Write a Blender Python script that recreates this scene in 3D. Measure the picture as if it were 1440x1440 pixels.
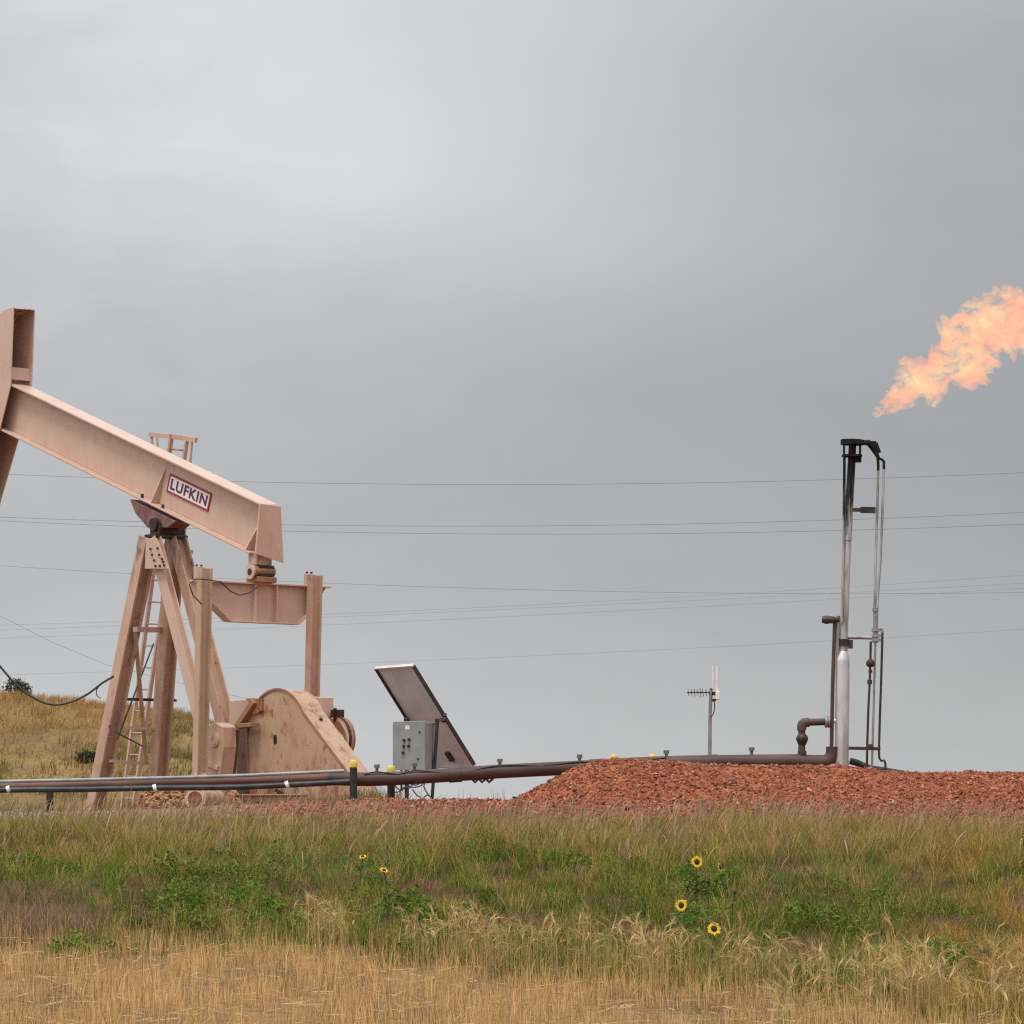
import bpy, bmesh, math, random
import numpy as np
from mathutils import Vector, Matrix, noise as mnoise

for o in list(bpy.data.objects):
    bpy.data.objects.remove(o)
S = bpy.context.scene
COL = S.collection
random.seed(7)
RNG = np.random.default_rng(11)
R = math.radians

# ------------------------------------------------------------------ camera
# eye about 1.4 m above the field, level, long lens, frame shifted up
FPX, HX, HY = 5200.0, 720.0, 1135.0
cam_d = bpy.data.cameras.new('camera')
cam = bpy.data.objects.new('camera', cam_d)
COL.objects.link(cam)
cam.location = (0, 0, 0)
cam.rotation_euler = (R(90), 0, 0)
cam_d.sensor_width = 36
cam_d.lens = 36 * FPX / 1440
cam_d.shift_y = (HY - 720) / 1440
cam_d.clip_start = 0.5
cam_d.clip_end = 9000
S.camera = cam

# ------------------------------------------------------------------ sky: overcast cloud deck over a Nishita sky
W = bpy.data.worlds.new('World')
S.world = W
W.use_nodes = True
nt = W.node_tree
nt.nodes.clear()
def N(t, kind, **kw):
    n = t.nodes.new(kind)
    for k, v in kw.items():
        if hasattr(n, k) and k not in n.inputs:
            setattr(n, k, v)
        else:
            n.inputs[k].default_value = v
    return n
def L(t, a, b):
    t.links.new(a, b)
SUN_EL, SUN_AZ = R(64), R(208)       # high, behind the camera and a little to its left
out = N(nt, 'ShaderNodeOutputWorld')
bg = N(nt, 'ShaderNodeBackground', Strength=1.0)
L(nt, bg.outputs[0], out.inputs[0])
nish = N(nt, 'ShaderNodeTexSky')
nish.sky_type = 'NISHITA'
nish.sun_disc = False
nish.sun_elevation = SUN_EL
nish.sun_rotation = SUN_AZ
tc = N(nt, 'ShaderNodeTexCoord')
sep = N(nt, 'ShaderNodeSeparateXYZ')
L(nt, tc.outputs['Generated'], sep.inputs[0])
def cloud(scale, loc, detail, rough, dist=0.0):
    m = N(nt, 'ShaderNodeMapping')
    m.inputs['Scale'].default_value = scale
    m.inputs['Location'].default_value = loc
    L(nt, tc.outputs['Generated'], m.inputs[0])
    n = N(nt, 'ShaderNodeTexNoise', Scale=1.0, Detail=detail, Roughness=rough, Distortion=dist)
    L(nt, m.outputs[0], n.inputs['Vector'])
    return n.outputs['Fac']
def mth(op, a, b=None, c=None):
    n = nt.nodes.new('ShaderNodeMath')
    n.operation = op
    for i, v in enumerate((a, b, c)):
        if v is None:
            continue
        if isinstance(v, (int, float)):
            n.inputs[i].default_value = v
        else:
            L(nt, v, n.inputs[i])
    return n.outputs[0]
big = cloud((7, 7, 13), (3.1, 0.4, 1.7), 3, 0.5, 0.3)
fine = cloud((22, 22, 46), (8.2, 1.0, 5.0), 5, 0.55, 0.4)
el = mth('ADD', sep.outputs['Z'], mth('MULTIPLY', mth('SUBTRACT', big, 0.5), 0.045))
ramp = nt.nodes.new('ShaderNodeValToRGB')
L(nt, el, ramp.inputs[0])
cr = ramp.color_ramp
cr.interpolation = 'B_SPLINE'
stops = [(0.0, 0.455), (0.028, 0.405), (0.055, 0.35), (0.10, 0.325), (0.135, 0.35), (0.175, 0.385), (0.24, 0.40), (0.5, 1.2), (1.0, 2.4)]
while len(cr.elements) < len(stops):
    cr.elements.new(0.5)
for e_, (p_, v_) in zip(cr.elements, stops):
    e_.position = p_
    e_.color = (v_, v_, v_, 1)
# thinner cloud on the left half of the view, thicker to the right
lr = mth('MULTIPLY_ADD', sep.outputs['X'], -0.95, 1.0)
lr = mth('MINIMUM', mth('MAXIMUM', lr, 0.87), 1.09)
# a broad thin spot in the cloud deck, up and to the left
gx = mth('MULTIPLY', mth('ADD', mth('ADD', sep.outputs['X'], 0.052), mth('MULTIPLY', mth('SUBTRACT', fine, 0.5), 0.07)), 1 / 0.078)
gz = mth('MULTIPLY', mth('ADD', mth('SUBTRACT', sep.outputs['Z'], 0.172), mth('MULTIPLY', mth('SUBTRACT', big, 0.5), 0.05)), 1 / 0.050)
gd2 = mth('ADD', mth('MULTIPLY', gx, gx), mth('MULTIPLY', gz, gz))
fwd = mth('GREATER_THAN', sep.outputs['Y'], 0.0)
thin = mth('MULTIPLY', mth('EXPONENT', mth('MULTIPLY', gd2, -0.75)), fwd)
lr = mth('ADD', lr, mth('MULTIPLY', thin, 0.40))
var = mth('MULTIPLY_ADD', mth('SUBTRACT', fine, 0.5), 0.16, 1.0)
var2 = mth('MULTIPLY_ADD', mth('SUBTRACT', big, 0.5), 0.22, 1.0)
lum = mth('MULTIPLY', mth('MULTIPLY', mth('MULTIPLY', ramp.outputs[0], var), var2), lr)
tint = nt.nodes.new('ShaderNodeCombineXYZ')
L(nt, mth('MULTIPLY', lum, 0.985), tint.inputs[0])
L(nt, mth('MULTIPLY', lum, 0.995), tint.inputs[1])
L(nt, mth('MULTIPLY', lum, 1.018), tint.inputs[2])
scl = nt.nodes.new('ShaderNodeVectorMath')
scl.operation = 'SCALE'
scl.inputs['Scale'].default_value = 0.05 * 0.12
L(nt, nish.outputs[0], scl.inputs[0])
addv = nt.nodes.new('ShaderNodeVectorMath')
addv.operation = 'ADD'
L(nt, scl.outputs[0], addv.inputs[0])
L(nt, tint.outputs[0], addv.inputs[1])
L(nt, addv.outputs[0], bg.inputs[0])

sd = bpy.data.lights.new('sun', 'SUN')
sd.energy = 1.5
sd.angle = R(16)
sd.color = (1.0, 0.96, 0.9)
sun = bpy.data.objects.new('sun', sd)
COL.objects.link(sun)
sv = Vector((math.sin(SUN_AZ) * math.cos(SUN_EL), math.cos(SUN_AZ) * math.cos(SUN_EL), math.sin(SUN_EL)))
sun.rotation_euler = sv.to_track_quat('Z', 'Y').to_euler()
sun.location = (0, 0, 60)

S.view_settings.view_transform = 'Standard'
S.view_settings.look = 'None'
S.view_settings.exposure = 0.28
S.view_settings.gamma = 1.0
S.view_settings.use_curve_mapping = False
S.cycles.max_bounces = 6
S.cycles.use_denoising = False
S.cycles.pixel_filter_type = 'BLACKMAN_HARRIS'
S.cycles.filter_width = 1.25
S.cycles.volume_step_rate = 0.5
S.cycles.volume_max_steps = 256

# ------------------------------------------------------------------ helpers
def at(px, py, Y):
    """a point of the place: bearing and height read off the photograph, at a chosen distance Y"""
    return Vector(((px - HX) / FPX * Y, Y, (HY - py) / FPX * Y))

class MB:
    def __init__(s):
        s.v, s.f, s.sm = [], [], []
    def add(s, vs, fs, smooth=False):
        b = len(s.v)
        s.v += [tuple(p) for p in vs]
        s.f += [tuple(i + b for i in f) for f in fs]
        s.sm += [smooth] * len(fs)
        return s
    def box(s, a, b):
        x0, y0, z0 = a
        x1, y1, z1 = b
        return s.add([(x0, y0, z0), (x1, y0, z0), (x1, y1, z0), (x0, y1, z0), (x0, y0, z1), (x1, y0, z1), (x1, y1, z1), (x0, y1, z1)],
                     [(3, 2, 1, 0), (4, 5, 6, 7), (0, 1, 5, 4), (1, 2, 6, 5), (2, 3, 7, 6), (3, 0, 4, 7)])
    def hexa(s, q0, q1):
        """solid between two quads"""
        return s.add(list(q0) + list(q1), [(3, 2, 1, 0), (4, 5, 6, 7), (0, 1, 5, 4), (1, 2, 6, 5), (2, 3, 7, 6), (3, 0, 4, 7)])
    def prism(s, poly, v0, v1):
        """poly of (u, z) extruded along local y"""
        n = len(poly)
        vs = [(u, v0, z) for u, z in poly] + [(u, v1, z) for u, z in poly]
        fs = [tuple(range(n)), tuple(range(2 * n - 1, n - 1, -1))]
        fs += [(i, i + n, (i + 1) % n + n, (i + 1) % n) for i in range(n)]
        return s.add(vs, fs)
    def prism_u(s, poly, u0, u1):
        """poly of (v, z) extruded along local x"""
        n = len(poly)
        vs = [(u0, v, z) for v, z in poly] + [(u1, v, z) for v, z in poly]
        fs = [tuple(range(n - 1, -1, -1)), tuple(range(n, 2 * n))]
        fs += [((i + 1) % n, (i + 1) % n + n, i + n, i) for i in range(n)]
        return s.add(vs, fs)
    def bar(s, a, b, w, h, up=(0, 0, 1)):
        a, b = Vector(a), Vector(b)
        d = (b - a).normalized()
        side = d.cross(Vector(up))
        if side.length < 1e-4:
            side = d.cross(Vector((1, 0, 0)))
        side.normalize()
        top = side.cross(d).normalized()
        q = [side * (sx * w / 2) + top * (sz * h / 2) for sx, sz in ((-1, -1), (1, -1), (1, 1), (-1, 1))]
        return s.hexa([a + k for k in q], [b + k for k in q])
    def hbeam(s, a, b, depth, width, tf, tw, axis):
        """H section from a to b; flanges are `depth` apart along `axis`, `width` wide across it"""
        a, b = Vector(a), Vector(b)
        d = (b - a).normalized()
        ax = Vector(axis)
        ax = (ax - d * ax.dot(d)).normalized()
        ac = d.cross(ax).normalized()
        def slab(o, t, w):
            q = [ax * (o + i * t / 2) + ac * (j * w / 2) for i, j in ((-1, -1), (1, -1), (1, 1), (-1, 1))]
            s.hexa([a + k for k in q], [b + k for k in q])
        slab(-depth / 2, tf, width)
        slab(depth / 2, tf, width)
        slab(0, depth - tf - 0.002, tw)
        return s
    def tube(s, pts, r, n=10, caps=True):
        pts = [Vector(p) for p in pts]
        rs = r if isinstance(r, (list, tuple)) else [r] * len(pts)
        d = (pts[1] - pts[0]).normalized()
        up = Vector((0, 0, 1)) if abs(d.z) < 0.9 else Vector((1, 0, 0))
        sx = d.cross(up).normalized()
        vs, fs = [], []
        for i, p in enumerate(pts):
            d = (pts[min(i + 1, len(pts) - 1)] - pts[max(i - 1, 0)])
            if d.length < 1e-6:
                d = pts[-1] - pts[0]
            d.normalize()
            sx = (sx - d * sx.dot(d)).normalized()
            sy = d.cross(sx)
            for k in range(n):
                t = 2 * math.pi * k / n
                vs.append(p + (sx * math.cos(t) + sy * math.sin(t)) * rs[i])
        for i in range(len(pts) - 1):
            for k in range(n):
                k2 = (k + 1) % n
                fs.append((i * n + k, i * n + k2, (i + 1) * n + k2, (i + 1) * n + k))
        s.add(vs, fs, True)
        if caps:
            m = (len(pts) - 1) * n
            s.add(vs[:n], [tuple(range(n - 1, -1, -1))])
            s.add(vs[m:], [tuple(range(n))])
        return s
    def ring(s, c, axis, r0, r1, h, n=20):
        """flat ring (washer) of height h about axis"""
        c, ax = Vector(c), Vector(axis).normalized()
        sx = ax.orthogonal().normalized()
        sy = ax.cross(sx)
        vs = []
        for rr, hh in ((r0, -h / 2), (r1, -h / 2), (r1, h / 2), (r0, h / 2)):
            for k in range(n):
                t = 2 * math.pi * k / n
                vs.append(c + (sx * math.cos(t) + sy * math.sin(t)) * rr + ax * hh)
        fs = []
        for q in range(4):
            for k in range(n):
                k2 = (k + 1) % n
                fs.append((q * n + k, q * n + k2, ((q + 1) % 4) * n + k2, ((q + 1) % 4) * n + k))
        return s.add(vs, fs)

def obj(name, mb, mat, parent=None, off=None, bevel=0.0, props=None):
    me = bpy.data.meshes.new(name)
    vs = mb.v if off is None else [(x - off[0], y - off[1], z - off[2]) for x, y, z in mb.v]
    me.from_pydata(vs, [], mb.f)
    me.polygons.foreach_set('use_smooth', mb.sm)
    me.materials.append(mat)
    me.update()
    bm = bmesh.new()
    bm.from_mesh(me)
    bmesh.ops.recalc_face_normals(bm, faces=bm.faces)
    bm.to_mesh(me)
    bm.free()
    o = bpy.data.objects.new(name, me)
    COL.objects.link(o)
    if parent is not None:
        o.parent = parent
    elif off is not None:
        o.location = off
    if bevel:
        b = o.modifiers.new('bevel', 'BEVEL')
        b.width = bevel
        b.segments = 1
        b.limit_method = 'ANGLE'
        b.angle_limit = R(50)
    if props:
        for k, v in props.items():
            o[k] = v
    return o

def tag(o, label, cat, group=None):
    o['label'] = label
    o['category'] = cat
    if group:
        o['group'] = group
    return o

def thing(name, label, cat, loc, rotz=0.0, group=None):
    o = bpy.data.objects.new(name, None)
    o.empty_display_size = 0.3
    COL.objects.link(o)
    o.location = loc
    o.rotation_euler = (0, 0, rotz)
    return tag(o, label, cat, group)

def copy_tree(o, parent=None):
    c = o.copy()
    COL.objects.link(c)
    if parent is not None:
        c.parent = parent
    for ch in list(o.children):
        copy_tree(ch, c)
    return c

# numpy value noise
def vnoise(x, y, seed=0):
    x = np.asarray(x, float)
    y = np.asarray(y, float)
    xi, yi = np.floor(x).astype(np.int64), np.floor(y).astype(np.int64)
    fx, fy = x - xi, y - yi
    fx, fy = fx * fx * (3 - 2 * fx), fy * fy * (3 - 2 * fy)
    def h(a, b):
        n = (a * 374761393 + b * 668265263 + seed * 2147483647) & 0xffffffff
        n = ((n ^ (n >> 13)) * 1274126177) & 0xffffffff
        n = (n ^ (n >> 16)) & 0xffffffff
        return n / 4294967295.0
    return (h(xi, yi) * (1 - fx) + h(xi + 1, yi) * fx) * (1 - fy) + (h(xi, yi + 1) * (1 - fx) + h(xi + 1, yi + 1) * fx) * fy
def fbm(x, y, seed=0, oct=4):
    s, a, t = 0.0, 0.5, 0.0
    for i in range(oct):
        s = s + a * vnoise(np.asarray(x) * 2 ** i, np.asarray(y) * 2 ** i, seed + 17 * i)
        t += a
        a *= 0.5
    return s / t
def sstep(a, b, x):
    t = np.clip((np.asarray(x, float) - a) / (b - a), 0, 1)
    return t * t * (3 - 2 * t)
def lerp(a, b, t):
    return a + (b - a) * t

# ------------------------------------------------------------------ materials
def new_mat(name):
    m = bpy.data.materials.new(name)
    m.use_nodes = True
    t = m.node_tree
    t.nodes.clear()
    o = t.nodes.new('ShaderNodeOutputMaterial')
    return m, t, o
def pbsdf(t, o, rough=0.6, metal=0.0, spec=0.4):
    p = t.nodes.new('ShaderNodeBsdfPrincipled')
    p.inputs['Roughness'].default_value = rough
    p.inputs['Metallic'].default_value = metal
    p.inputs['Specular IOR Level'].default_value = spec
    L(t, p.outputs[0], o.inputs[0])
    return p
def noise_fac(t, scale, detail=5, rough=0.6, lo=0.4, hi=0.6, stretch=(1, 1, 1), coord='Object', loc=(0, 0, 0), dist=0.0):
    c = t.nodes.new('ShaderNodeTexCoord')
    mp = t.nodes.new('ShaderNodeMapping')
    mp.inputs['Scale'].default_value = stretch
    mp.inputs['Location'].default_value = loc
    L(t, c.outputs[coord], mp.inputs[0])
    n = N(t, 'ShaderNodeTexNoise', Scale=scale, Detail=detail, Roughness=rough, Distortion=dist)
    L(t, mp.outputs[0], n.inputs['Vector'])
    mr = t.nodes.new('ShaderNodeMapRange')
    mr.interpolation_type = 'SMOOTHSTEP'
    mr.inputs['From Min'].default_value = lo
    mr.inputs['From Max'].default_value = hi
    L(t, n.outputs['Fac'], mr.inputs[0])
    return mr.outputs[0], n.outputs['Fac']
def mixc(t, a, b, f):
    m = t.nodes.new('ShaderNodeMix')
    m.data_type = 'RGBA'
    for v, s in ((a, 6), (b, 7)):
        if isinstance(v, tuple):
            m.inputs[s].default_value = (*v, 1)
        else:
            L(t, v, m.inputs[s])
    if isinstance(f, (int, float)):
        m.inputs[0].default_value = f
    else:
        L(t, f, m.inputs[0])
    return m.outputs[2]
def mulf(t, a, k):
    m = t.nodes.new('ShaderNodeMath')
    m.operation = 'MULTIPLY'
    L(t, a, m.inputs[0])
    m.inputs[1].default_value = k
    return m.outputs[0]
def bump(t, p, h, strength=0.3, dist=0.01):
    b = t.nodes.new('ShaderNodeBump')
    b.inputs['Strength'].default_value = strength
    b.inputs['Distance'].default_value = dist
    L(t, h, b.inputs['Height'])
    L(t, b.outputs[0], p.inputs['Normal'])

def painted(name, base, faded, dirt, rust, dirt_k=0.5, rust_lo=0.62, rough=0.40, rust_k=0.85, grease=None, low_rust=None):
    m, t, o = new_mat(name)
    p = pbsdf(t, o, rough, 0, 0.5)
    f1, _ = noise_fac(t, 0.9, 5, 0.6, 0.32, 0.70)
    f2, r2 = noise_fac(t, 3.0, 7, 0.65, 0.48, 0.74, (1.5, 1.5, 0.7))
    f3, r3 = noise_fac(t, 4.5, 9, 0.72, rust_lo, rust_lo + 0.06, (1, 1, 0.6), loc=(3, 7, 1))
    f4, r4 = noise_fac(t, 38, 3, 0.6, 0.55, 0.8)
    c = mixc(t, base, faded, f1)
    c = mixc(t, c, dirt, mulf(t, f2, dirt_k))
    c = mixc(t, c, dirt, mulf(t, f4, 0.25 * dirt_k))
    c = mixc(t, c, rust, mulf(t, f3, rust_k))
    if grease or low_rust:
        co_ = t.nodes.new('ShaderNodeTexCoord')
        sp_ = t.nodes.new('ShaderNodeSeparateXYZ')
        L(t, co_.outputs['Object'], sp_.inputs[0])
        for rng_, colr, seed_, kk_ in ((grease, (0.035, 0.02, 0.014), 2.0, 0.85), (low_rust, (0.20, 0.07, 0.03), 9.0, 0.75)):
            if not rng_:
                continue
            mr_ = t.nodes.new('ShaderNodeMapRange')
            mr_.interpolation_type = 'SMOOTHSTEP'
            mr_.inputs['From Min'].default_value, mr_.inputs['From Max'].default_value = rng_
            L(t, sp_.outputs[2], mr_.inputs[0])
            fz, _z = noise_fac(t, 4.0, 8, 0.7, 0.46, 0.62, (1.6, 1.6, 0.6), loc=(seed_, 1, 4))
            mm_ = t.nodes.new('ShaderNodeMath')
            mm_.operation = 'MULTIPLY'
            L(t, mr_.outputs[0], mm_.inputs[0])
            L(t, fz, mm_.inputs[1])
            c = mixc(t, c, colr, mulf(t, mm_.outputs[0], kk_))
    L(t, c, p.inputs['Base Color'])
    bump(t, p, r3, 0.15, 0.01)
    return m
def flat(name, base, var=None, scale=6, rough=0.6, metal=0.0, spec=0.4, bumpk=0.1, stretch=(1, 1, 1), lo=0.38, hi=0.66):
    m, t, o = new_mat(name)
    p = pbsdf(t, o, rough, metal, spec)
    f, r = noise_fac(t, scale, 6, 0.62, lo, hi, stretch)
    c = mixc(t, base, var or tuple(k * 0.6 for k in base), f)
    L(t, c, p.inputs['Base Color'])
    if bumpk:
        bump(t, p, r, bumpk, 0.01)
    return m

TAN = painted('tan_paint', (0.57, 0.38, 0.295), (0.61, 0.425, 0.34), (0.36, 0.20, 0.13), (0.22, 0.075, 0.03), 0.30, 0.70)
TAN_WORN = painted('worn_tan_paint', (0.49, 0.30, 0.215), (0.56, 0.37, 0.285), (0.24, 0.125, 0.075), (0.14, 0.045, 0.022), 0.6, 0.62, grease=(3.4, 5.0), low_rust=(1.2, -0.1))
TAN_GUARD = painted('stained_tan_paint', (0.45, 0.295, 0.19), (0.50, 0.335, 0.225), (0.33, 0.16, 0.07), (0.26, 0.085, 0.03), 0.8, 0.55, rust_k=0.85, low_rust=(1.0, 0.25))
PITMAN_PAINT = painted('mud_streaked_paint', (0.47, 0.32, 0.20), (0.53, 0.36, 0.26), (0.30, 0.20, 0.085), (0.20, 0.07, 0.03), 0.6, 0.66)
RUST_PAINT = painted('rusting_orange_paint', (0.36, 0.17, 0.095), (0.30, 0.14, 0.08), (0.11, 0.045, 0.025), (0.06, 0.02, 0.012), 0.6, 0.58)
GREASE = flat('black_grease', (0.018, 0.013, 0.011), (0.06, 0.03, 0.02), 9, 0.45)
MAROON = flat('maroon_casting', (0.16, 0.065, 0.06), (0.25, 0.14, 0.13), 5, 0.55)
DARK_STEEL = flat('dark_steel', (0.022, 0.019, 0.018), (0.06, 0.042, 0.032), 7, 0.5)
BLACK = flat('black_paint', (0.018, 0.017, 0.017), (0.04, 0.036, 0.034), 8, 0.5)
SOOT = flat('soot', (0.010, 0.009, 0.009), (0.03, 0.026, 0.024), 12, 0.8, spec=0.15)
GALV = flat('galvanised_steel', (0.38, 0.39, 0.395), (0.24, 0.23, 0.22), 5, 0.42, 0.45, stretch=(1, 1, 0.35))
STACK = flat('weathered_silver_paint', (0.70, 0.715, 0.725), (0.43, 0.41, 0.40), 4, 0.36, 0.55, stretch=(1.5, 1.5, 0.25))
STACK_UP = flat('heat_browned_steel', (0.54, 0.54, 0.53), (0.25, 0.225, 0.20), 5, 0.42, 0.45, stretch=(3, 3, 0.3))
def sooted(name, z0, z1):
    """bare weathered steel whose upper end is stained black by the flare"""
    m, t, o = new_mat(name)
    p = pbsdf(t, o, 0.5, 0.3, 0.3)
    f, r = noise_fac(t, 5, 6, 0.62, 0.38, 0.66, (3, 3, 0.3))
    c = mixc(t, (0.54, 0.54, 0.53), (0.25, 0.225, 0.20), f)
    co_ = t.nodes.new('ShaderNodeTexCoord')
    sp_ = t.nodes.new('ShaderNodeSeparateXYZ')
    L(t, co_.outputs['Object'], sp_.inputs[0])
    f2, r2 = noise_fac(t, 6, 6, 0.65, 0.3, 0.7, (3, 3, 0.35))
    ma = t.nodes.new('ShaderNodeMath')
    ma.operation = 'MULTIPLY_ADD'
    L(t, f2, ma.inputs[0])
    ma.inputs[1].default_value = 0.7
    L(t, sp_.outputs[2], ma.inputs[2])
    mr_ = t.nodes.new('ShaderNodeMapRange')
    mr_.interpolation_type = 'SMOOTHSTEP'
    mr_.inputs['From Min'].default_value = z0
    mr_.inputs['From Max'].default_value = z1
    L(t, ma.outputs[0], mr_.inputs[0])
    c = mixc(t, c, (0.010, 0.009, 0.008), mr_.outputs[0])
    L(t, c, p.inputs['Base Color'])
    bump(t, p, r, 0.1, 0.01)
    return m
STACK_SOOT = sooted('sooty_steel', 3.55, 4.35)
PIPE = flat('brown_coated_pipe', (0.060, 0.036, 0.030), (0.105, 0.06, 0.05), 2.5, 0.55, stretch=(0.4, 1, 1))
PIPE_RED = flat('rusty_pipe', (0.19, 0.085, 0.06), (0.11, 0.05, 0.04), 2.5, 0.65, stretch=(0.4, 1, 1))
CONDUIT = flat('grey_conduit', (0.33, 0.345, 0.35), (0.22, 0.23, 0.23), 3, 0.5, 0.2)
RUBBER = flat('black_hose_rubber', (0.022, 0.022, 0.026), (0.05, 0.05, 0.055), 5, 0.42)
SHADE_BROWN = painted('shade_brown_casting', (0.115, 0.06, 0.04), (0.17, 0.095, 0.062), (0.04, 0.022, 0.016), (0.03, 0.015, 0.01), 0.7, 0.6)  # dark brown with the shadow of the crank recess put into the colour
WHITE = flat('white_plastic', (0.78, 0.78, 0.76), (0.66, 0.66, 0.63), 5, 0.5)
YELLOW = flat('yellow_cap', (0.72, 0.56, 0.06), (0.62, 0.48, 0.10), 9, 0.6)
GREYBOX = flat('grey_enclosure_paint', (0.27, 0.295, 0.295), (0.22, 0.24, 0.24), 3, 0.5)
PANEL_BACK = flat('panel_backsheet', (0.60, 0.64, 0.67), (0.51, 0.545, 0.57), 2.2, 0.55)
PANEL_CELL = flat('solar_cells', (0.012, 0.016, 0.04), (0.02, 0.025, 0.06), 4, 0.2)
ALU = flat('aluminium_frame', (0.62, 0.62, 0.61), (0.52, 0.52, 0.51), 5, 0.4, 0.4)
WIREM = flat('wire_grey', (0.10, 0.10, 0.105), (0.13, 0.13, 0.13), 1, 0.6, bumpk=0)
RED_END = flat('red_end_cap', (0.34, 0.11, 0.07), (0.16, 0.05, 0.035), 14, 0.7, bumpk=0.5)
SIGN_WHITE = flat('sign_white', (0.80, 0.78, 0.76), (0.74, 0.70, 0.68), 7, 0.45)
SIGN_RED = flat('sign_red', (0.34, 0.03, 0.045), (0.28, 0.03, 0.04), 8, 0.5, bumpk=0)
SIGN_INK = flat('sign_lettering', (0.10, 0.015, 0.05), (0.13, 0.02, 0.06), 8, 0.5, bumpk=0)
GREEN_CLAMP = flat('grey_green_clamp', (0.16, 0.18, 0.16), (0.10, 0.11, 0.10), 12, 0.6)

def attr_mat(name, transl=0.3, rough=0.8, spec=0.06, jitter=None):
    m, t, o = new_mat(name)
    p = t.nodes.new('ShaderNodeBsdfPrincipled')
    p.inputs['Roughness'].default_value = rough
    p.inputs['Specular IOR Level'].default_value = spec
    a = t.nodes.new('ShaderNodeAttribute')
    a.attribute_name = 'Col'
    c = a.outputs['Color']
    if jitter:
        f, _ = noise_fac(t, jitter, 4, 0.6, 0.35, 0.68)
        d = t.nodes.new('ShaderNodeMix')
        d.data_type = 'RGBA'
        d.blend_type = 'MULTIPLY'
        L(t, f, d.inputs[0])
        L(t, c, d.inputs[6])
        d.inputs[7].default_value = (0.6, 0.58, 0.56, 1)
        c = d.outputs[2]
    L(t, c, p.inputs['Base Color'])
    if transl > 0:
        tr = t.nodes.new('ShaderNodeBsdfTranslucent')
        L(t, c, tr.inputs[0])
        mx = t.nodes.new('ShaderNodeMixShader')
        mx.inputs[0].default_value = transl
        L(t, p.outputs[0], mx.inputs[1])
        L(t, tr.outputs[0], mx.inputs[2])
        L(t, mx.outputs[0], o.inputs[0])
    else:
        L(t, p.outputs[0], o.inputs[0])
    return m
LEAFM = attr_mat('leaf_blades', 0.22)
STONEM = attr_mat('stones', 0.0, 0.85, 0.2, jitter=40)
SOILM = attr_mat('soil', 0.0, 0.95, 0.1, jitter=9)
STEMM = flat('plant_stem', (0.07, 0.10, 0.03), (0.11, 0.12, 0.04), 8, 0.7)
PLEAF = flat('sunflower_leaf', (0.05, 0.09, 0.028), (0.085, 0.12, 0.04), 12, 0.7)
PETAL = flat('sunflower_petal', (0.72, 0.42, 0.012), (0.78, 0.52, 0.03), 30, 0.6)
DISC = flat('sunflower_disc', (0.03, 0.014, 0.008), (0.06, 0.03, 0.012), 60, 0.9)

# ------------------------------------------------------------------ bulk mesh from numpy
def bulk(name, verts, quads, tris, cols, mat, smooth=False, **props):
    me = bpy.data.meshes.new(name)
    nv, nq, ntr = len(verts), len(quads), len(tris)
    me.vertices.add(nv)
    me.vertices.foreach_set('co', np.ascontiguousarray(verts, np.float32).ravel())
    me.loops.add(nq * 4 + ntr * 3)
    li = np.concatenate([np.asarray(quads, np.int32).ravel(), np.asarray(tris, np.int32).ravel()]).astype(np.int32)
    me.loops.foreach_set('vertex_index', li)
    me.polygons.add(nq + ntr)
    st = np.concatenate([np.arange(nq) * 4, nq * 4 + np.arange(ntr) * 3]).astype(np.int32)
    me.polygons.foreach_set('loop_start', st)
    me.polygons.foreach_set('use_smooth', np.full(nq + ntr, smooth))
    ca = me.color_attributes.new('Col', 'FLOAT_COLOR', 'POINT')
    c4 = np.ones((nv, 4), np.float32)
    c4[:, :3] = cols
    ca.data.foreach_set('color', c4.ravel())
    me.materials.append(mat)
    me.update(calc_edges=True)
    o = bpy.data.objects.new(name, me)
    COL.objects.link(o)
    for k, v in props.items():
        o[k] = v
    return o

def ribbons(paths, widths, side, cols):
    """paths (n,k,3), widths (n,k), side (n,3), cols (n,k,3) -> verts, quads, cols; flat ribbons"""
    n, k = widths.shape
    o = side[:, None, :] * (widths[:, :, None] * 0.5)
    v = np.stack([paths - o, paths + o], 2).reshape(n * k * 2, 3)
    c = np.repeat(cols.reshape(n * k, 3), 2, 0)
    b = (np.arange(n) * k * 2)[:, None] + (np.arange(k - 1) * 2)[None, :]
    q = np.stack([b, b + 1, b + 3, b + 2], -1).reshape(-1, 4)
    return v, q, c
class Bulk:
    def __init__(s):
        s.v, s.q, s.t, s.c, s.n = [], [], [], [], 0
    def add(s, v, q, c, t=None):
        s.v.append(v)
        s.c.append(c)
        if q is not None and len(q):
            s.q.append(q + s.n)
        if t is not None and len(t):
            s.t.append(t + s.n)
        s.n += len(v)
    def build(s, name, mat, smooth=False, **props):
        z4, z3 = np.zeros((0, 4), np.int32), np.zeros((0, 3), np.int32)
        return bulk(name, np.concatenate(s.v), np.concatenate(s.q) if s.q else z4, np.concatenate(s.t) if s.t else z3,
                    np.concatenate(s.c), mat, smooth, **props)

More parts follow.
